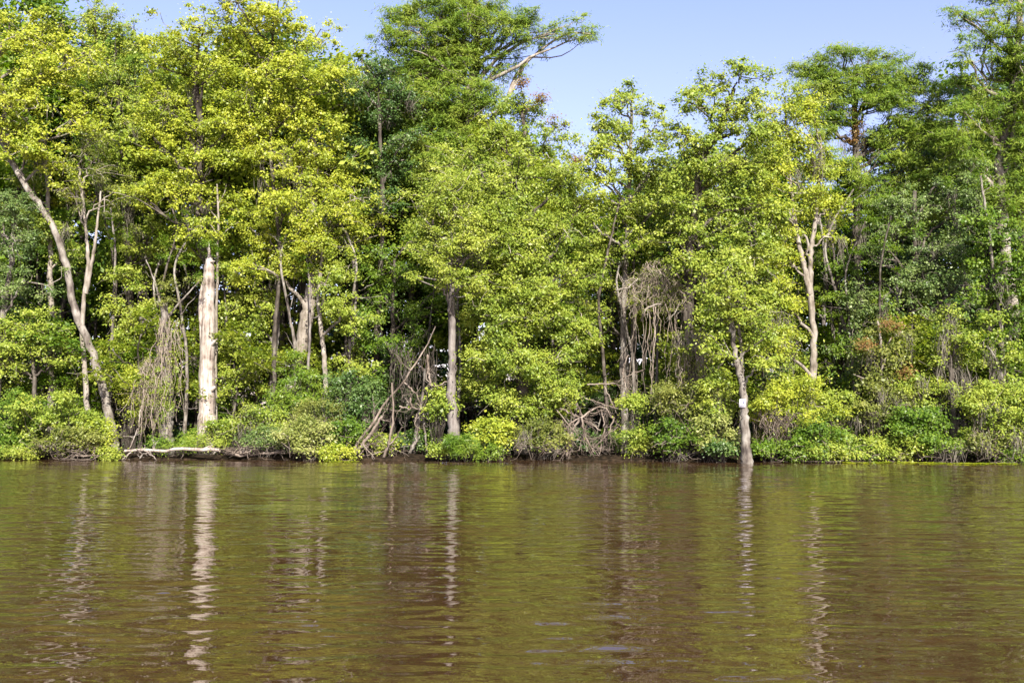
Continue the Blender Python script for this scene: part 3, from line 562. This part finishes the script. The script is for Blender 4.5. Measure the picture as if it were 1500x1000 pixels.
vine_curtain('vine_curtain', 'big brown curtain of dead vines hung over branches, middle right', 920, 998, 388, 468, 1.8, 95, 62, leaf='leaf_olive', top_arc=30, r=(.007, .018), wob=.22)
vine_curtain('hanging_vines', 'long thin vines dangling below the big brown curtain', 930, 1010, 440, 610, 2.2, 26, 63, wob=.1)
vine_curtain('hanging_vines', 'brown vine clump hanging over shrubs left of the trunk with the white sign', 985, 1035, 490, 580, 1.0, 60, 64, leaf='leaf_olive')
vine_curtain('root_curtain', 'grey hanging roots and stems under the yellow-green shrub by the sign trunk', 1110, 1165, 600, 672, -.1, 60, 65, mat='dead_wood', r=(.01, .02))
vine_curtain('hanging_vines', 'dark dead vines hanging among the leaning logs left of the flared cypress', 575, 640, 510, 650, 2.6, 55, 66, mat='bark_dark')
vine_curtain('moss_curtain', 'grey moss strands hanging behind the yellow-green tree right of the sign trunk', 1120, 1160, 455, 560, 1.9, 40, 67, mat='moss_grey', leaf='leaf_lime')
vine_curtain('root_curtain', 'pale dead stems at the water below the right bank shrubs', 1420, 1500, 630, 676, -.2, 50, 68, mat='dead_wood', r=(.01, .02))

def dead_branch(name, label, off, mains, seed, mat='dead_wood', sub=6, sub2=3, slen=40, cat='dead branches', spread=1.0):
    """mains: list of (photo points, w0, w1); side branches fork off each"""
    rng = np.random.default_rng(seed); p0 = mains[0][0][0]; Y = ydist(p0[0], off); k = Y/F
    base = at(p0[0], p0[1], Y); t = empty(name, base, label, cat); m = MB()
    for pts, w0, w1 in mains:
        P = spline([at(p[0], p[1], Y+(p[2] if len(p) > 2 else rng.uniform(-.3, .3))) for p in pts], 16); P[1:-1] += rng.normal(size=(14, 3))*.02
        R = np.linspace(w0, w1, 16)*k*.31; tubes(m, P, R, 7, rng, .06)
        T = norm(np.gradient(P, axis=0))
        for _ in range(sub):
            i = rng.integers(3, 15); d = norm(T[i]*.6+rng.normal(size=3)*np.array([.8, .7, .8])*spread); l = slen*k*rng.uniform(.4, 1.1)
            q = P[i]+d*l*np.linspace(0, 1, 7)[:, None]+np.cumsum(rng.normal(size=(7, 3)), 0)*l*.05
            q[:, 2] = np.maximum(q[:, 2], .03); r0 = max(R[i]*.42, .009); tubes(m, q, np.linspace(r0, .006, 7), 5)
            for _ in range(sub2):
                j = rng.integers(1, 6); d2 = norm(d+rng.normal(size=3)*.8); l2 = l*rng.uniform(.3, .6)
                q2 = q[j]+d2*l2*np.linspace(0, 1, 5)[:, None]+np.cumsum(rng.normal(size=(5, 3)), 0)*l2*.07; q2[:, 2] = np.maximum(q2[:, 2], .03)
                tubes(m, q2, np.linspace(r0*.55, .006, 5), 4)
    m.build('branches', MAT[mat], t, True, base); return t
dead_branch('branch_tangle', 'bare brown tangle of fallen branches at the water, right of the drooping tree', .4,
    [([(850, 612), (835, 640), (830, 668)], 6, 4), ([(820, 598), (850, 612), (880, 630)], 5, 3), ([(850, 612), (880, 595), (900, 615)], 5, 2.5), ([(852, 612), (858, 640), (870, 662)], 4, 2), ([(900, 610), (890, 635), (870, 655)], 4, 2),
     ([(848, 612), (832, 625), (840, 655)], 4, 2), ([(880, 600), (885, 630), (878, 665)], 4, 2), ([(845, 590), (855, 625), (848, 660)], 3.5, 2), ([(905, 625), (880, 640), (840, 645)], 3.5, 2), ([(815, 600), (840, 630), (880, 670)], 3, 1.5)], 70, sub=8, sub2=3, slen=34)
dead_branch('dead_branches', 'thin grey dead branches crossing the dark gap above the bare branch tangle', 1.6,
    [([(860, 563), (898, 562), (925, 570)], 3.5, 2), ([(884, 563), (896, 590), (905, 610)], 3, 1.5), ([(850, 580), (895, 595), (935, 608)], 3, 2), ([(912, 545), (917, 570), (915, 600)], 3, 1.5), ([(945, 540), (920, 550), (900, 562)], 2.5, 1.5), ([(920, 520), (912, 545), (920, 565)], 2.5, 1.5)], 71, mat='dead_wood', sub=4, sub2=2, slen=28)
dead_branch('bare_limb', 'pale bare limb poking out of the brown vine curtain', 1.1,
    [([(940, 470), (944, 455), (955, 448), (968, 445)], 5, 3.5), ([(903, 425), (918, 422), (930, 412), (934, 408)], 4.5, 3), ([(905, 400), (912, 418), (905, 435)], 2.5, 1.2), ([(1000, 440), (990, 455), (982, 465)], 2.5, 1.2)], 72, mat='bark_pale', sub=3, sub2=1, slen=18)
dead_branch('leaning_log', 'pale dead log leaning right out of the bank, left of the flared cypress', .5,
    [([(517, 664), (530, 640), (548, 615), (565, 590), (590, 560), (607, 535), (625, 505), (638, 478)], 7, 2.5)], 73, sub=8, sub2=2, slen=36, cat='fallen log')
dead_branch('leaning_log', 'second brown log with broken roots under the pale leaning log', .3,
    [([(520, 665), (535, 645), (550, 625), (560, 610)], 9, 5), ([(525, 668), (545, 645), (560, 635)], 4, 2), ([(530, 668), (560, 662), (580, 655)], 3, 1.5), ([(522, 660), (540, 650), (556, 652)], 3, 1.5)], 74, sub=6, sub2=3, slen=26, cat='fallen log')
dead_branch('dead_branches', 'twisted pale dead branches between the leaning logs and the flared cypress', 1.4,
    [([(592, 560), (610, 578), (620, 605)], 4, 2), ([(600, 575), (604, 595), (618, 600), (610, 590)], 5, 2), ([(660, 555), (640, 565), (625, 555), (628, 530)], 3, 1.5), ([(585, 595), (600, 598), (604, 592)], 4, 2), ([(626, 520), (628, 550), (634, 575)], 6, 3), ([(610, 605), (608, 620), (615, 632)], 3, 1.5)], 75, mat='dead_wood', sub=4, sub2=2, slen=26)
dead_branch('cypress_stump', 'reddish old stump in the dark gap left of the flared cypress', 1.8,
    [([(604, 662), (608, 640), (614, 610), (620, 575), (622, 540)], 12, 5), ([(614, 640), (606, 652), (600, 664)], 6, 8), ([(625, 660), (622, 630), (620, 600)], 6, 4)], 76, mat='bark_grey', sub=2, sub2=1, slen=20, cat='stump')
dead_branch('crooked_stump', 'crooked thin stump at the waterline below the leaning logs', .3,
    [([(562, 670), (570, 650), (574, 630), (576, 600), (574, 560)], 7, 4), ([(570, 652), (580, 640), (590, 625)], 4, 2)], 77, sub=3, sub2=1, slen=20, cat='stump')
dead_branch('fallen_branch', 'long pale fallen branch lying along the bank below the stump', -.25,
    [([(182, 660), (205, 659), (228, 660), (246, 660), (255, 657), (290, 658), (322, 659)], 6.5, 8.5), ([(190, 656), (202, 628), (206, 600)], 2.5, 1.5), ([(225, 660), (228, 648), (226, 645)], 2, 1.2), ([(195, 660), (185, 668), (180, 672)], 3, 2), ([(210, 658), (222, 666), (228, 671)], 3, 1.5), ([(200, 658), (208, 666), (205, 671)], 3, 1.5)], 78, mat='bark_bleached', sub=4, sub2=1, slen=15, cat='fallen branch')
dead_branch('fallen_log', 'long brown fallen log at the water beside the brush pile', -.1,
    [([(333, 664), (350, 666), (370, 666), (390, 664), (415, 660)], 7, 6), ([(395, 664), (410, 660), (416, 656)], 6, 4)], 79, mat='dead_wood', sub=1, sub2=1, slen=12, cat='fallen log')
dead_branch('fallen_log', 'thin half-sunk log at the water under the far left shrubs', -.1,
    [([(100, 668), (125, 667), (150, 667), (172, 668)], 4, 3)], 80, mat='dead_wood', sub=2, sub2=1, slen=15, cat='fallen log')
bp_m = []
_r = np.random.default_rng(81)
for _ in range(34):
    x0 = 350+_r.normal()*7; a = _r.uniform(-.25, 1.25)*PI; l = _r.uniform(12, 36)
    bp_m.append(([(x0, 664, _r.uniform(-.4, .3)), (x0+math.cos(a)*l*.5, 662-abs(math.sin(a))*l*.35, _r.uniform(-.4, .3)), (x0+math.cos(a)*l, 664-abs(math.sin(a))*l*.75, _r.uniform(-.4, .3))], 3, 1.2))
dead_branch('brush_pile', 'heap of broken brown brush washed up right of the white dead snag', .1, bp_m, 82, mat='dead_wood', sub=1, sub2=0, slen=12, cat='brush pile')

# ---------------------------------------------------------------- bank shrubs
SH = [
 ('leafy green shrub at the far left corner of the bank', 22, 622, 55, 46, .6, 'bush', 'leaf_green', 0, 0),
 ('yellow-green shrub at left bank below the slim pale trunk', 88, 616, 58, 42, .9, 'bush', 'leaf_lime', 8, 0),
 ('low twiggy olive shrub touching the water above the half-sunk log', 112, 648, 52, 20, .1, 'small', 'leaf_olive', 45, 0),
 ('bright yellow shrub at the foot of the leaning grey tree', 150, 640, 26, 26, .2, 'bush', 'leaf_yellow', 4, 0),
 ('small low green shrub overhanging water at the far left', 18, 655, 34, 15, -.1, 'bush', 'leaf_green', 0, 0),
 ('golden green shrub right of the leaning grey tree', 196, 580, 20, 36, 2.9, 'small', 'leaf_yellow', 0, 0),
 ('mid green shrub in shade behind the broken brown stump', 200, 560, 40, 45, 4.5, 'broad', 'leaf_green', 0, 0),
 ('low weedy shrub at the foot of the broken brown stump', 248, 655, 36, 10, .8, 'fine', 'leaf_green', 6, 0),
 ('low weedy shrub at the foot of the white dead snag', 298, 650, 28, 12, 1.2, 'fine', 'leaf_lime', 4, 0),
 ('small lime shrub right of the white snag base', 330, 632, 26, 18, 1.6, 'bush', 'leaf_lime', 4, 0),
 ('rounded yellow-green shrub behind the brush pile', 385, 618, 34, 24, 1.4, 'small', 'leaf_lime', 5, 2),
 ('greyish shrub over the fallen log', 392, 645, 26, 18, .5, 'small', 'leaf_grey', 20, 0),
 ('pale yellow-green shrub standing out over the water', 455, 644, 40, 32, -.3, 'small', 'leaf_pale', 4, 0),
 ('dry olive shrub behind the pale yellow-green one', 470, 612, 40, 24, 1.0, 'fine', 'leaf_olive', 18, 0),
 ('ivy-like green shrub around the broad leaning trunk', 440, 585, 40, 40, 2.6, 'small', 'leaf_green', 0, 0),
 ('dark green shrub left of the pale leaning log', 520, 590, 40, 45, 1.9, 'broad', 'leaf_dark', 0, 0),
 ('small low yellow shrub at water foot of the leaning log', 500, 665, 26, 10, -.1, 'small', 'leaf_yellow', 4, 0),
 ('green leafy shrub above the small low yellow one', 510, 640, 26, 26, .8, 'bush', 'leaf_green', 4, 0),
 ('round grassy dark green bush at the flared cypress foot', 672, 658, 27, 17, -.5, 'grass', 'leaf_green', 0, 0),
 ('low lime bush tucked left of the round grassy bush', 650, 660, 13, 11, -.2, 'bush', 'leaf_lime', 0, 0),
 ('bright yellow large-leaved shrub right of the flared cypress foot', 724, 638, 34, 25, .3, 'maple', 'leaf_yellow', 0, 0),
 ('small bright shrub in the shade left of the flared cypress', 642, 598, 20, 26, 1.3, 'maple', 'leaf_lime', 0, 0),
 ('sparse twiggy shrub beneath the drooping tree', 795, 640, 36, 22, .2, 'small', 'leaf_olive', 40, 2),
 ('low green shrub in the dark gap right of the branch tangle', 925, 648, 18, 18, .9, 'small', 'leaf_lime', 3, 0),
 ('small green tuft hanging over the dark gap', 930, 596, 16, 14, .8, 'broad', 'leaf_lime', 0, 0),
 ('mid green shrub under the brown vine clump', 990, 640, 42, 28, .2, 'bush', 'leaf_green', 10, 0),
 ('olive shrub tangled with dead vines above the mid green one', 1000, 590, 44, 34, .9, 'small', 'leaf_olive', 30, 3),
 ('lime shrub left of the sign trunk', 1048, 590, 36, 40, .7, 'bush', 'leaf_lime', 0, 0),
 ('white-flecked shrub at the water left of the sign trunk', 1040, 640, 32, 28, .2, 'bush', 'leaf_pale', 0, 0),
 ('dark low shrub beside the sign trunk foot', 1052, 662, 20, 10, -.1, 'bush', 'leaf_dark', 0, 0),
 ('large yellow-green shrub right of the sign trunk', 1160, 600, 62, 46, .5, 'small', 'leaf_yellow', 10, 0),
 ('small green shrub at the right foot of the sign trunk', 1126, 660, 20, 14, -.1, 'bush', 'leaf_green', 3, 0),
 ('green shrub at water below the forked pale trunk', 1195, 645, 36, 26, .0, 'bush', 'leaf_green', 6, 0),
 ('lime green shrub right of the forked pale trunk', 1225, 610, 36, 34, 1.0, 'bush', 'leaf_lime', 5, 2),
 ('low lime shrub hanging over the floating lily pads', 1245, 655, 40, 18, -.2, 'bush', 'leaf_lime', 12, 0),
 ('deep green shrub in the middle of the right bank', 1335, 625, 40, 34, .3, 'broad', 'leaf_green', 0, 0),
 ('olive shrub under the russet sapling', 1285, 605, 36, 36, .7, 'small', 'leaf_olive', 16, 5),
 ('yellow-green shrub above the deep green one', 1350, 570, 34, 26, 1.0, 'broad', 'leaf_lime', 3, 3),
 ('low shrub at the water under the deep green one', 1310, 657, 36, 16, -.1, 'bush', 'leaf_lime', 10, 0),
 ('shaded dark shrub left of the moss-draped small tree', 1365, 655, 26, 18, .2, 'bush', 'leaf_green', 6, 2),
 ('bright shrub right of the moss-draped small tree', 1450, 605, 46, 40, .3, 'broad', 'leaf_lime', 6, 4),
 ('lime shrub cut by the right edge', 1500, 620, 40, 48, .2, 'broad', 'leaf_lime', 4, 3),
 ('low greyish shrub at the right water edge', 1455, 655, 44, 18, -.1, 'small', 'leaf_olive', 30, 3),
]
for i, (lab, cx, cy, rx, ry, off, st, lf, dead, moss) in enumerate(SH):
    shrub(lab, cx, cy, rx, ry, off, st, lf, seed=100+i, dead=dead, moss=moss)
for i, cx in enumerate([-60, -140, 1580, 1660]):      # the bank goes on past the frame
    shrub('bank shrub continuing beyond the %s edge of the view' % ('left' if cx < 700 else 'right'), cx, 615, 60, 50, .5, 'bush', ['leaf_lime', 'leaf_green'][i % 2], seed=180+i, group='bank shrubs past the edges')

_r = np.random.default_rng(404); px = 4.
while px < 1496:
    if not (1078 < px < 1106 or 640 < px < 700) and _r.uniform() < (.0 if 175 < px < 430 or 530 < px < 640 or 850 < px < 960 or 1055 < px < 1130 else .34):
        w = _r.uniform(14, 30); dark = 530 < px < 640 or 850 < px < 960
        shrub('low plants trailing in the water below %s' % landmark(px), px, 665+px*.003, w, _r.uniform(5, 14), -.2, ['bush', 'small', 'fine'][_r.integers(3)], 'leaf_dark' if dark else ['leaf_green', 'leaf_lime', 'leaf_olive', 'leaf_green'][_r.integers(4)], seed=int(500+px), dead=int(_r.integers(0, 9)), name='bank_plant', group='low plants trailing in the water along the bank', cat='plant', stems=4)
    px += _r.uniform(22, 44)

px = -20.
while px < 1520:
    off = _r.uniform(2.0, 5) if 175 < px < 430 else _r.uniform(1.2, 5); w = _r.uniform(16, 30)
    if not (1080 < px < 1104 or 292 < px < 314 or 652 < px < 680 or 150 < px < 172):
        shrub('leafy weeds on the bank%s near %s' % ('' if off < 2.6 else ' farther in', landmark(px)), px, 652-off*1.5, w, _r.uniform(9, 19), off, ['bush', 'small', 'fine', 'broad'][_r.integers(4)], ['leaf_green', 'leaf_dark', 'leaf_dark', 'leaf_lime', 'leaf_olive'][_r.integers(5)], seed=int(2500+px), dead=int(_r.integers(0, 6)), name='bank_plant', group='leafy weeds on the muddy bank', cat='plant', stems=3)
    px += _r.uniform(24, 52)

# ---------------------------------------------------------------- understory and background trees, copied from a few built ones
def proto(kind, seed):
    rng = np.random.default_rng(seed); t = bpy.data.objects.new(kind[0], None); COL.objects.link(t)
    _, H, lobes, st, lf, bk, r0, dens, cl = kind
    tm, cm = MB(), MB()
    pts = [np.array([0, 0, -.3])]+[np.array([rng.normal()*.018*H*(z > .1), rng.normal()*.018*H*(z > .1), z*H]) for z in (.02, .25, .5, .75, .95)]
    P, R = trunk_mesh(tm, rng, pts, r0, r0*.3, seg=9); L3, cs = [], []
    for (x, z, rx, rz, n) in lobes:
        for _ in range(n):
            a = rng.uniform(0, 2*PI); c = np.array([math.cos(a)*x, math.sin(a)*x, z*H+rng.normal()*.05*H]); r = np.array([rx, rx, rz])*rng.uniform(.8, 1.2)
            C = lobe_points(rng, c, r, max(5, int(PI*rx*rz*cl))); L3.append((c, r)); cs.append(C); foliage(cm, rng, C, st, dens)
    woody(tm, tm, rng, P, R, L3, cs, .35)
    tm.build('trunk', [MAT[bk], MAT['twig_grey']], t, True); cm.build('crown', MAT[lf], t)
    if kind[0] in ('background_tree', 'background_cypress'):
        mm = MB(); allc = np.concatenate(cs); pk = allc[rng.choice(len(allc), 26, replace=False)]; moss_mesh(mm, rng, pk, rng.uniform(.5, 1.5, 26), n=14); mm.build('hanging_moss', MAT['moss_grey'], t)
    return t
def copy_thing(src):
    c = src.copy(); COL.objects.link(c)
    for ch in src.children:
        d = ch.copy(); COL.objects.link(d); d.parent = c
    return c
BT = [(1.2, .95, 1.8, 1.4, 2), (2.4, .82, 2.0, 1.5, 4), (2.8, .66, 2.0, 1.4, 4), (2.4, .5, 1.8, 1.2, 3), (2.0, .34, 1.4, .9, 2)]
CT = [(1.0, .96, 1.8, .7, 2), (2.6, .88, 1.9, .7, 5), (2.8, .76, 1.8, .7, 4), (2.2, .62, 1.6, .7, 3)]
PB = [proto(('background_tree', 18, BT, 'far', 'leaf_lime', 'bark_dark', .24, 1., 2.2), 301),
      proto(('background_tree', 18, BT, 'far', 'leaf_green', 'bark_dark', .20, 1., 2.2), 302),
      proto(('background_tree', 18, BT, 'far', 'leaf_dark', 'bark_dark', .22, 1., 2.2), 303),
      proto(('background_cypress', 18, CT, 'cypress', 'leaf_cypress', 'bark_cypress', .24, 1.1, 3.0), 304),
      proto(('background_tree', 18, BT, 'broad', 'leaf_yellow', 'bark_grey', .18, .9, 2.6), 305)]
UT = [(.5, .92, .9, .7, 2), (1.2, .75, 1.0, .6, 4), (1.3, .5, .9, .5, 3)]
PU = [proto(('understory_sapling', 6, UT, 'maple', 'leaf_lime', 'bark_dark', .06, .9, 3.0), 311),
      proto(('understory_sapling', 6, UT, 'broad', 'leaf_green', 'bark_dark', .07, .9, 3.0), 312),
      proto(('understory_sapling', 6, UT, 'broad', 'leaf_dark', 'bark_grey', .06, 1., 3.0), 313)]
KIND = ['lime green tree', 'mid green tree', 'dark green tree', 'feathery cypress', 'yellow-green tree']
SKY = [(-200, 20), (0, 10), (60, 30), (180, 20), (240, 55), (300, 40), (330, 20), (450, 15), (520, 60), (600, 120), (760, 150), (800, 215), (860, 240), (950, 230), (1000, 170), (1130, 170), (1180, 230), (1290, 270), (1350, 210), (1400, 130), (1500, 60), (1700, 40)]
rb = np.random.default_rng(77); first = set()
def place(P, i, label, group, px, Y, H, h0, zscale=1.0):
    key = (id(P), i); o = P[i] if key not in first else copy_thing(P[i]); first.add(key)
    x = (px-750)/F*Y; o.location = (x, Y, GROUND+.004*min(60, max(0, Y-44))); s = H/h0
    o.scale = (s*zscale, s*zscale, s); o.rotation_euler = (0, 0, rb.uniform(0, 6.28)); o['label'] = label; o['category'] = 'tree'; o['group'] = group
rows = [(11, 90, 0), (17, 100, 25), (24, 95, 40), (32, 100, 55)]
for ri, (off, step, low) in enumerate(rows):
    px = -140+rb.uniform(0, 60)
    while px < 1640:
        Y = ydist(px, off)+rb.uniform(-2, 2); top = np.interp(px, [q[0] for q in SKY], [q[1] for q in SKY])+low+rb.uniform(0, 60)
        H = 2+Y*(HORIZON-top)/F; i = int(rb.choice(5, p=[.25, .27, .22, .16, .10]))
        if px > 1180: i = int(rb.choice([1, 2, 3], p=[.4, .35, .25]))
        place(PB, i, 'tall %s %s behind %s' % (KIND[i], ['standing', 'farther back', 'deep in the woods', 'in the farthest row'][ri], landmark(px)), 'background trees in the woods', px, Y, H, 18)
        px += step*rb.uniform(.75, 1.25)
for ri, (off, step) in enumerate([(3.8, 50), (6, 50), (10, 60), (15, 70)]):
    px = -100+rb.uniform(0, 50)
    while px < 1600:
        Y = ydist(px, off)+rb.uniform(-1.5, 1.5); i = int(rb.choice(3, p=[.45, .35, .2])); H = rb.uniform(3.5, 7.5)
        if ri == 0 and min(abs(px-q) for q in (158, 245, 302, 440, 478, 664, 1090, 1190)) < 34: px += 22; continue
        if ri == 0 and (380 < px < 640 or 860 < px < 1010 or 1200 < px < 1300): px += 22; continue
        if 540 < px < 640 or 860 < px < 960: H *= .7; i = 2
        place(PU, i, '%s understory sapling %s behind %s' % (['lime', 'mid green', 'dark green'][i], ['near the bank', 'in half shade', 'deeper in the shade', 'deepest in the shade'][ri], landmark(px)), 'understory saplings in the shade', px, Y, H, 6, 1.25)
        px += step*rb.uniform(.7, 1.3)
def bare_trunks():
    """thin trunks seen in the shaded interior; each runs up into the crowns"""
    rng = np.random.default_rng(88); protos = []
    for j in range(4):
        t = bpy.data.objects.new('woodland_trunk', None); COL.objects.link(t); m = MB()
        pts = [np.array([0, 0, -.3])]+[np.array([rng.normal()*.25*z/6, rng.normal()*.2*z/6, z]) for z in (.2, 3, 6, 9, 12, 15)]
        P, R = trunk_mesh(m, rng, pts, .13, .05, seg=8)
        for _ in range(7):
            i = rng.integers(12, len(P)-1); d = rng.normal(size=3)*np.array([1, 1, .4])+np.array([0, 0, .5]); q = P[i]+norm(d)*np.linspace(0, rng.uniform(.8, 2.2), 6)[:, None]+rng.normal(size=(6, 3))*.06
            q[0] = P[i]; tubes(m, q, np.linspace(.035, .01, 6), 5)
        m.build('trunk', MAT[['bark_grey', 'bark_dark', 'bark_pale', 'bark_cypress'][j]], t, True)
        c = MB(); L = rng.normal(size=(16, 3))*np.array([1.1, 1.1, 1.2])+np.array([pts[-1][0], pts[-1][1], 14.2]); foliage(c, rng, L, 'broad', .9); c.build('crown', MAT['leaf_green'], t)
        protos.append(t)
    for n in range(90):
        px = rng.uniform(-60, 1560); Y = ydist(px, rng.uniform(2.5, 17)); j = int(rng.choice(4, p=[.36, .4, .0, .24]))
        place(protos, j, 'thin bare %s trunk in the shaded woods behind %s' % (['grey', 'dark', 'pale', 'bluish grey'][j], landmark(px)), 'thin trunks in the shaded woods', px, Y, rng.uniform(9, 13.5), 15)
    for q in (0, 1, 2, 3):                      # a kind that was never placed is not part of the scene
        if (id(protos), q) not in first:
            for ch in list(protos[q].children): bpy.data.objects.remove(ch)
            bpy.data.objects.remove(protos[q])
bare_trunks()
def far_woods():
    rng = np.random.default_rng(99); m = MB(); n = 3000
    x = rng.uniform(-75, 75, n); C = np.stack([x, 88+rng.uniform(-4, 4, n)+.1*x, 12.5*rng.uniform(.02, 1, n)**1.5], -1)
    foliage(m, rng, C, 'far', 1.0, 2.0); o = m.build('far_woods', MAT['leaf_dark']); o['kind'] = 'stuff'; o['label'] = 'dark far woods seen through the gaps between trunks'; o['category'] = 'woods'
far_woods()

# ---------------------------------------------------------------- the sign, the lily pads
def box(mb, c, s, rot=None):
    v = np.array([(x, y, z) for x in (-.5, .5) for y in (-.5, .5) for z in (-.5, .5)])*np.array(s)
    if rot is not None: v = v@rot.T
    mb.add(v+np.asarray(c), [[0, 1, 3, 2], [4, 6, 7, 5], [0, 4, 5, 1], [2, 3, 7, 6], [0, 2, 6, 4], [1, 5, 7, 3]])
def plain(name, col, rough=.6):
    m, n, out = node_mat(name); p = n.nodes.new('ShaderNodeBsdfPrincipled'); nz = n.nodes.new('ShaderNodeTexNoise'); nz.inputs['Scale'].default_value = 14
    tc = n.nodes.new('ShaderNodeTexCoord'); n.links.new(tc.outputs['Object'], nz.inputs['Vector'])
    r = ramp(n, [(.3, tuple(q*.75 for q in col)), (.7, col)]); n.links.new(nz.outputs['Fac'], r.inputs[0]); n.links.new(r.outputs[0], p.inputs['Base Color']); p.inputs['Roughness'].default_value = rough
    n.links.new(p.outputs[0], out.inputs[0]); MAT[name] = m
plain('sign_white', (.46, .46, .52)); plain('sign_ink', (.10, .11, .2)); plain('sign_metal', (.3, .3, .3), .4)
def sign():
    Y = ydist(1093, -1.3)-.24; c = at(1087.5, 590.5, Y); k = Y/F
    t = empty('sign', c, 'small white square sign nailed to the leaning grey trunk in the water', 'sign')
    b = MB(); box(b, (0, 0, 0), (9.5*k, .02, 12*k)); b.build('board', MAT['sign_white'], t)
    i = MB(); box(i, (1.2*k, -.0125, 2*k), (2.0*k, .004, 5*k)); box(i, (-.2*k, -.0125, -3.5*k), (4*k, .004, .9*k)); i.build('printed_mark', MAT['sign_ink'], t)
    for z in (5, -5):
        q = MB(); tubes(q, np.array([(0, .0, z*k), (0, -.016, z*k), (0, -.02, z*k)]), np.array([.012, .012, .002]), 8); q.build('nail', MAT['sign_metal'], t)
    t.rotation_euler = (0, .06, 0)
sign()
def pads():
    rng = np.random.default_rng(5); m = MB()
    for i in range(420):
        px = rng.uniform(1215, 1445) if i < 360 else rng.uniform(480, 530); x = (px-750)/F*43; c = np.array([x, bank(x)-.75-abs(rng.normal())*.45, .012+rng.uniform(0, .02)]); r = rng.uniform(.05, .13)
        th = np.arange(8)/8*5.6+rng.uniform(0, 6); ring = c+np.stack([np.cos(th)*r, np.sin(th)*r, rng.uniform(0, .02, 8)], -1)
        m.add(np.vstack([c[None], ring]), [[0, 1, 2, 3], [0, 3, 4, 5], [0, 5, 6, 7], [0, 7, 8, 8]][:3])
    o = m.build('lily_pads', MAT['leaf_yellow']); o['kind'] = 'stuff'; o['label'] = 'floating yellow-green lily pads strung along the right bank'; o['category'] = 'lily pads'
pads()
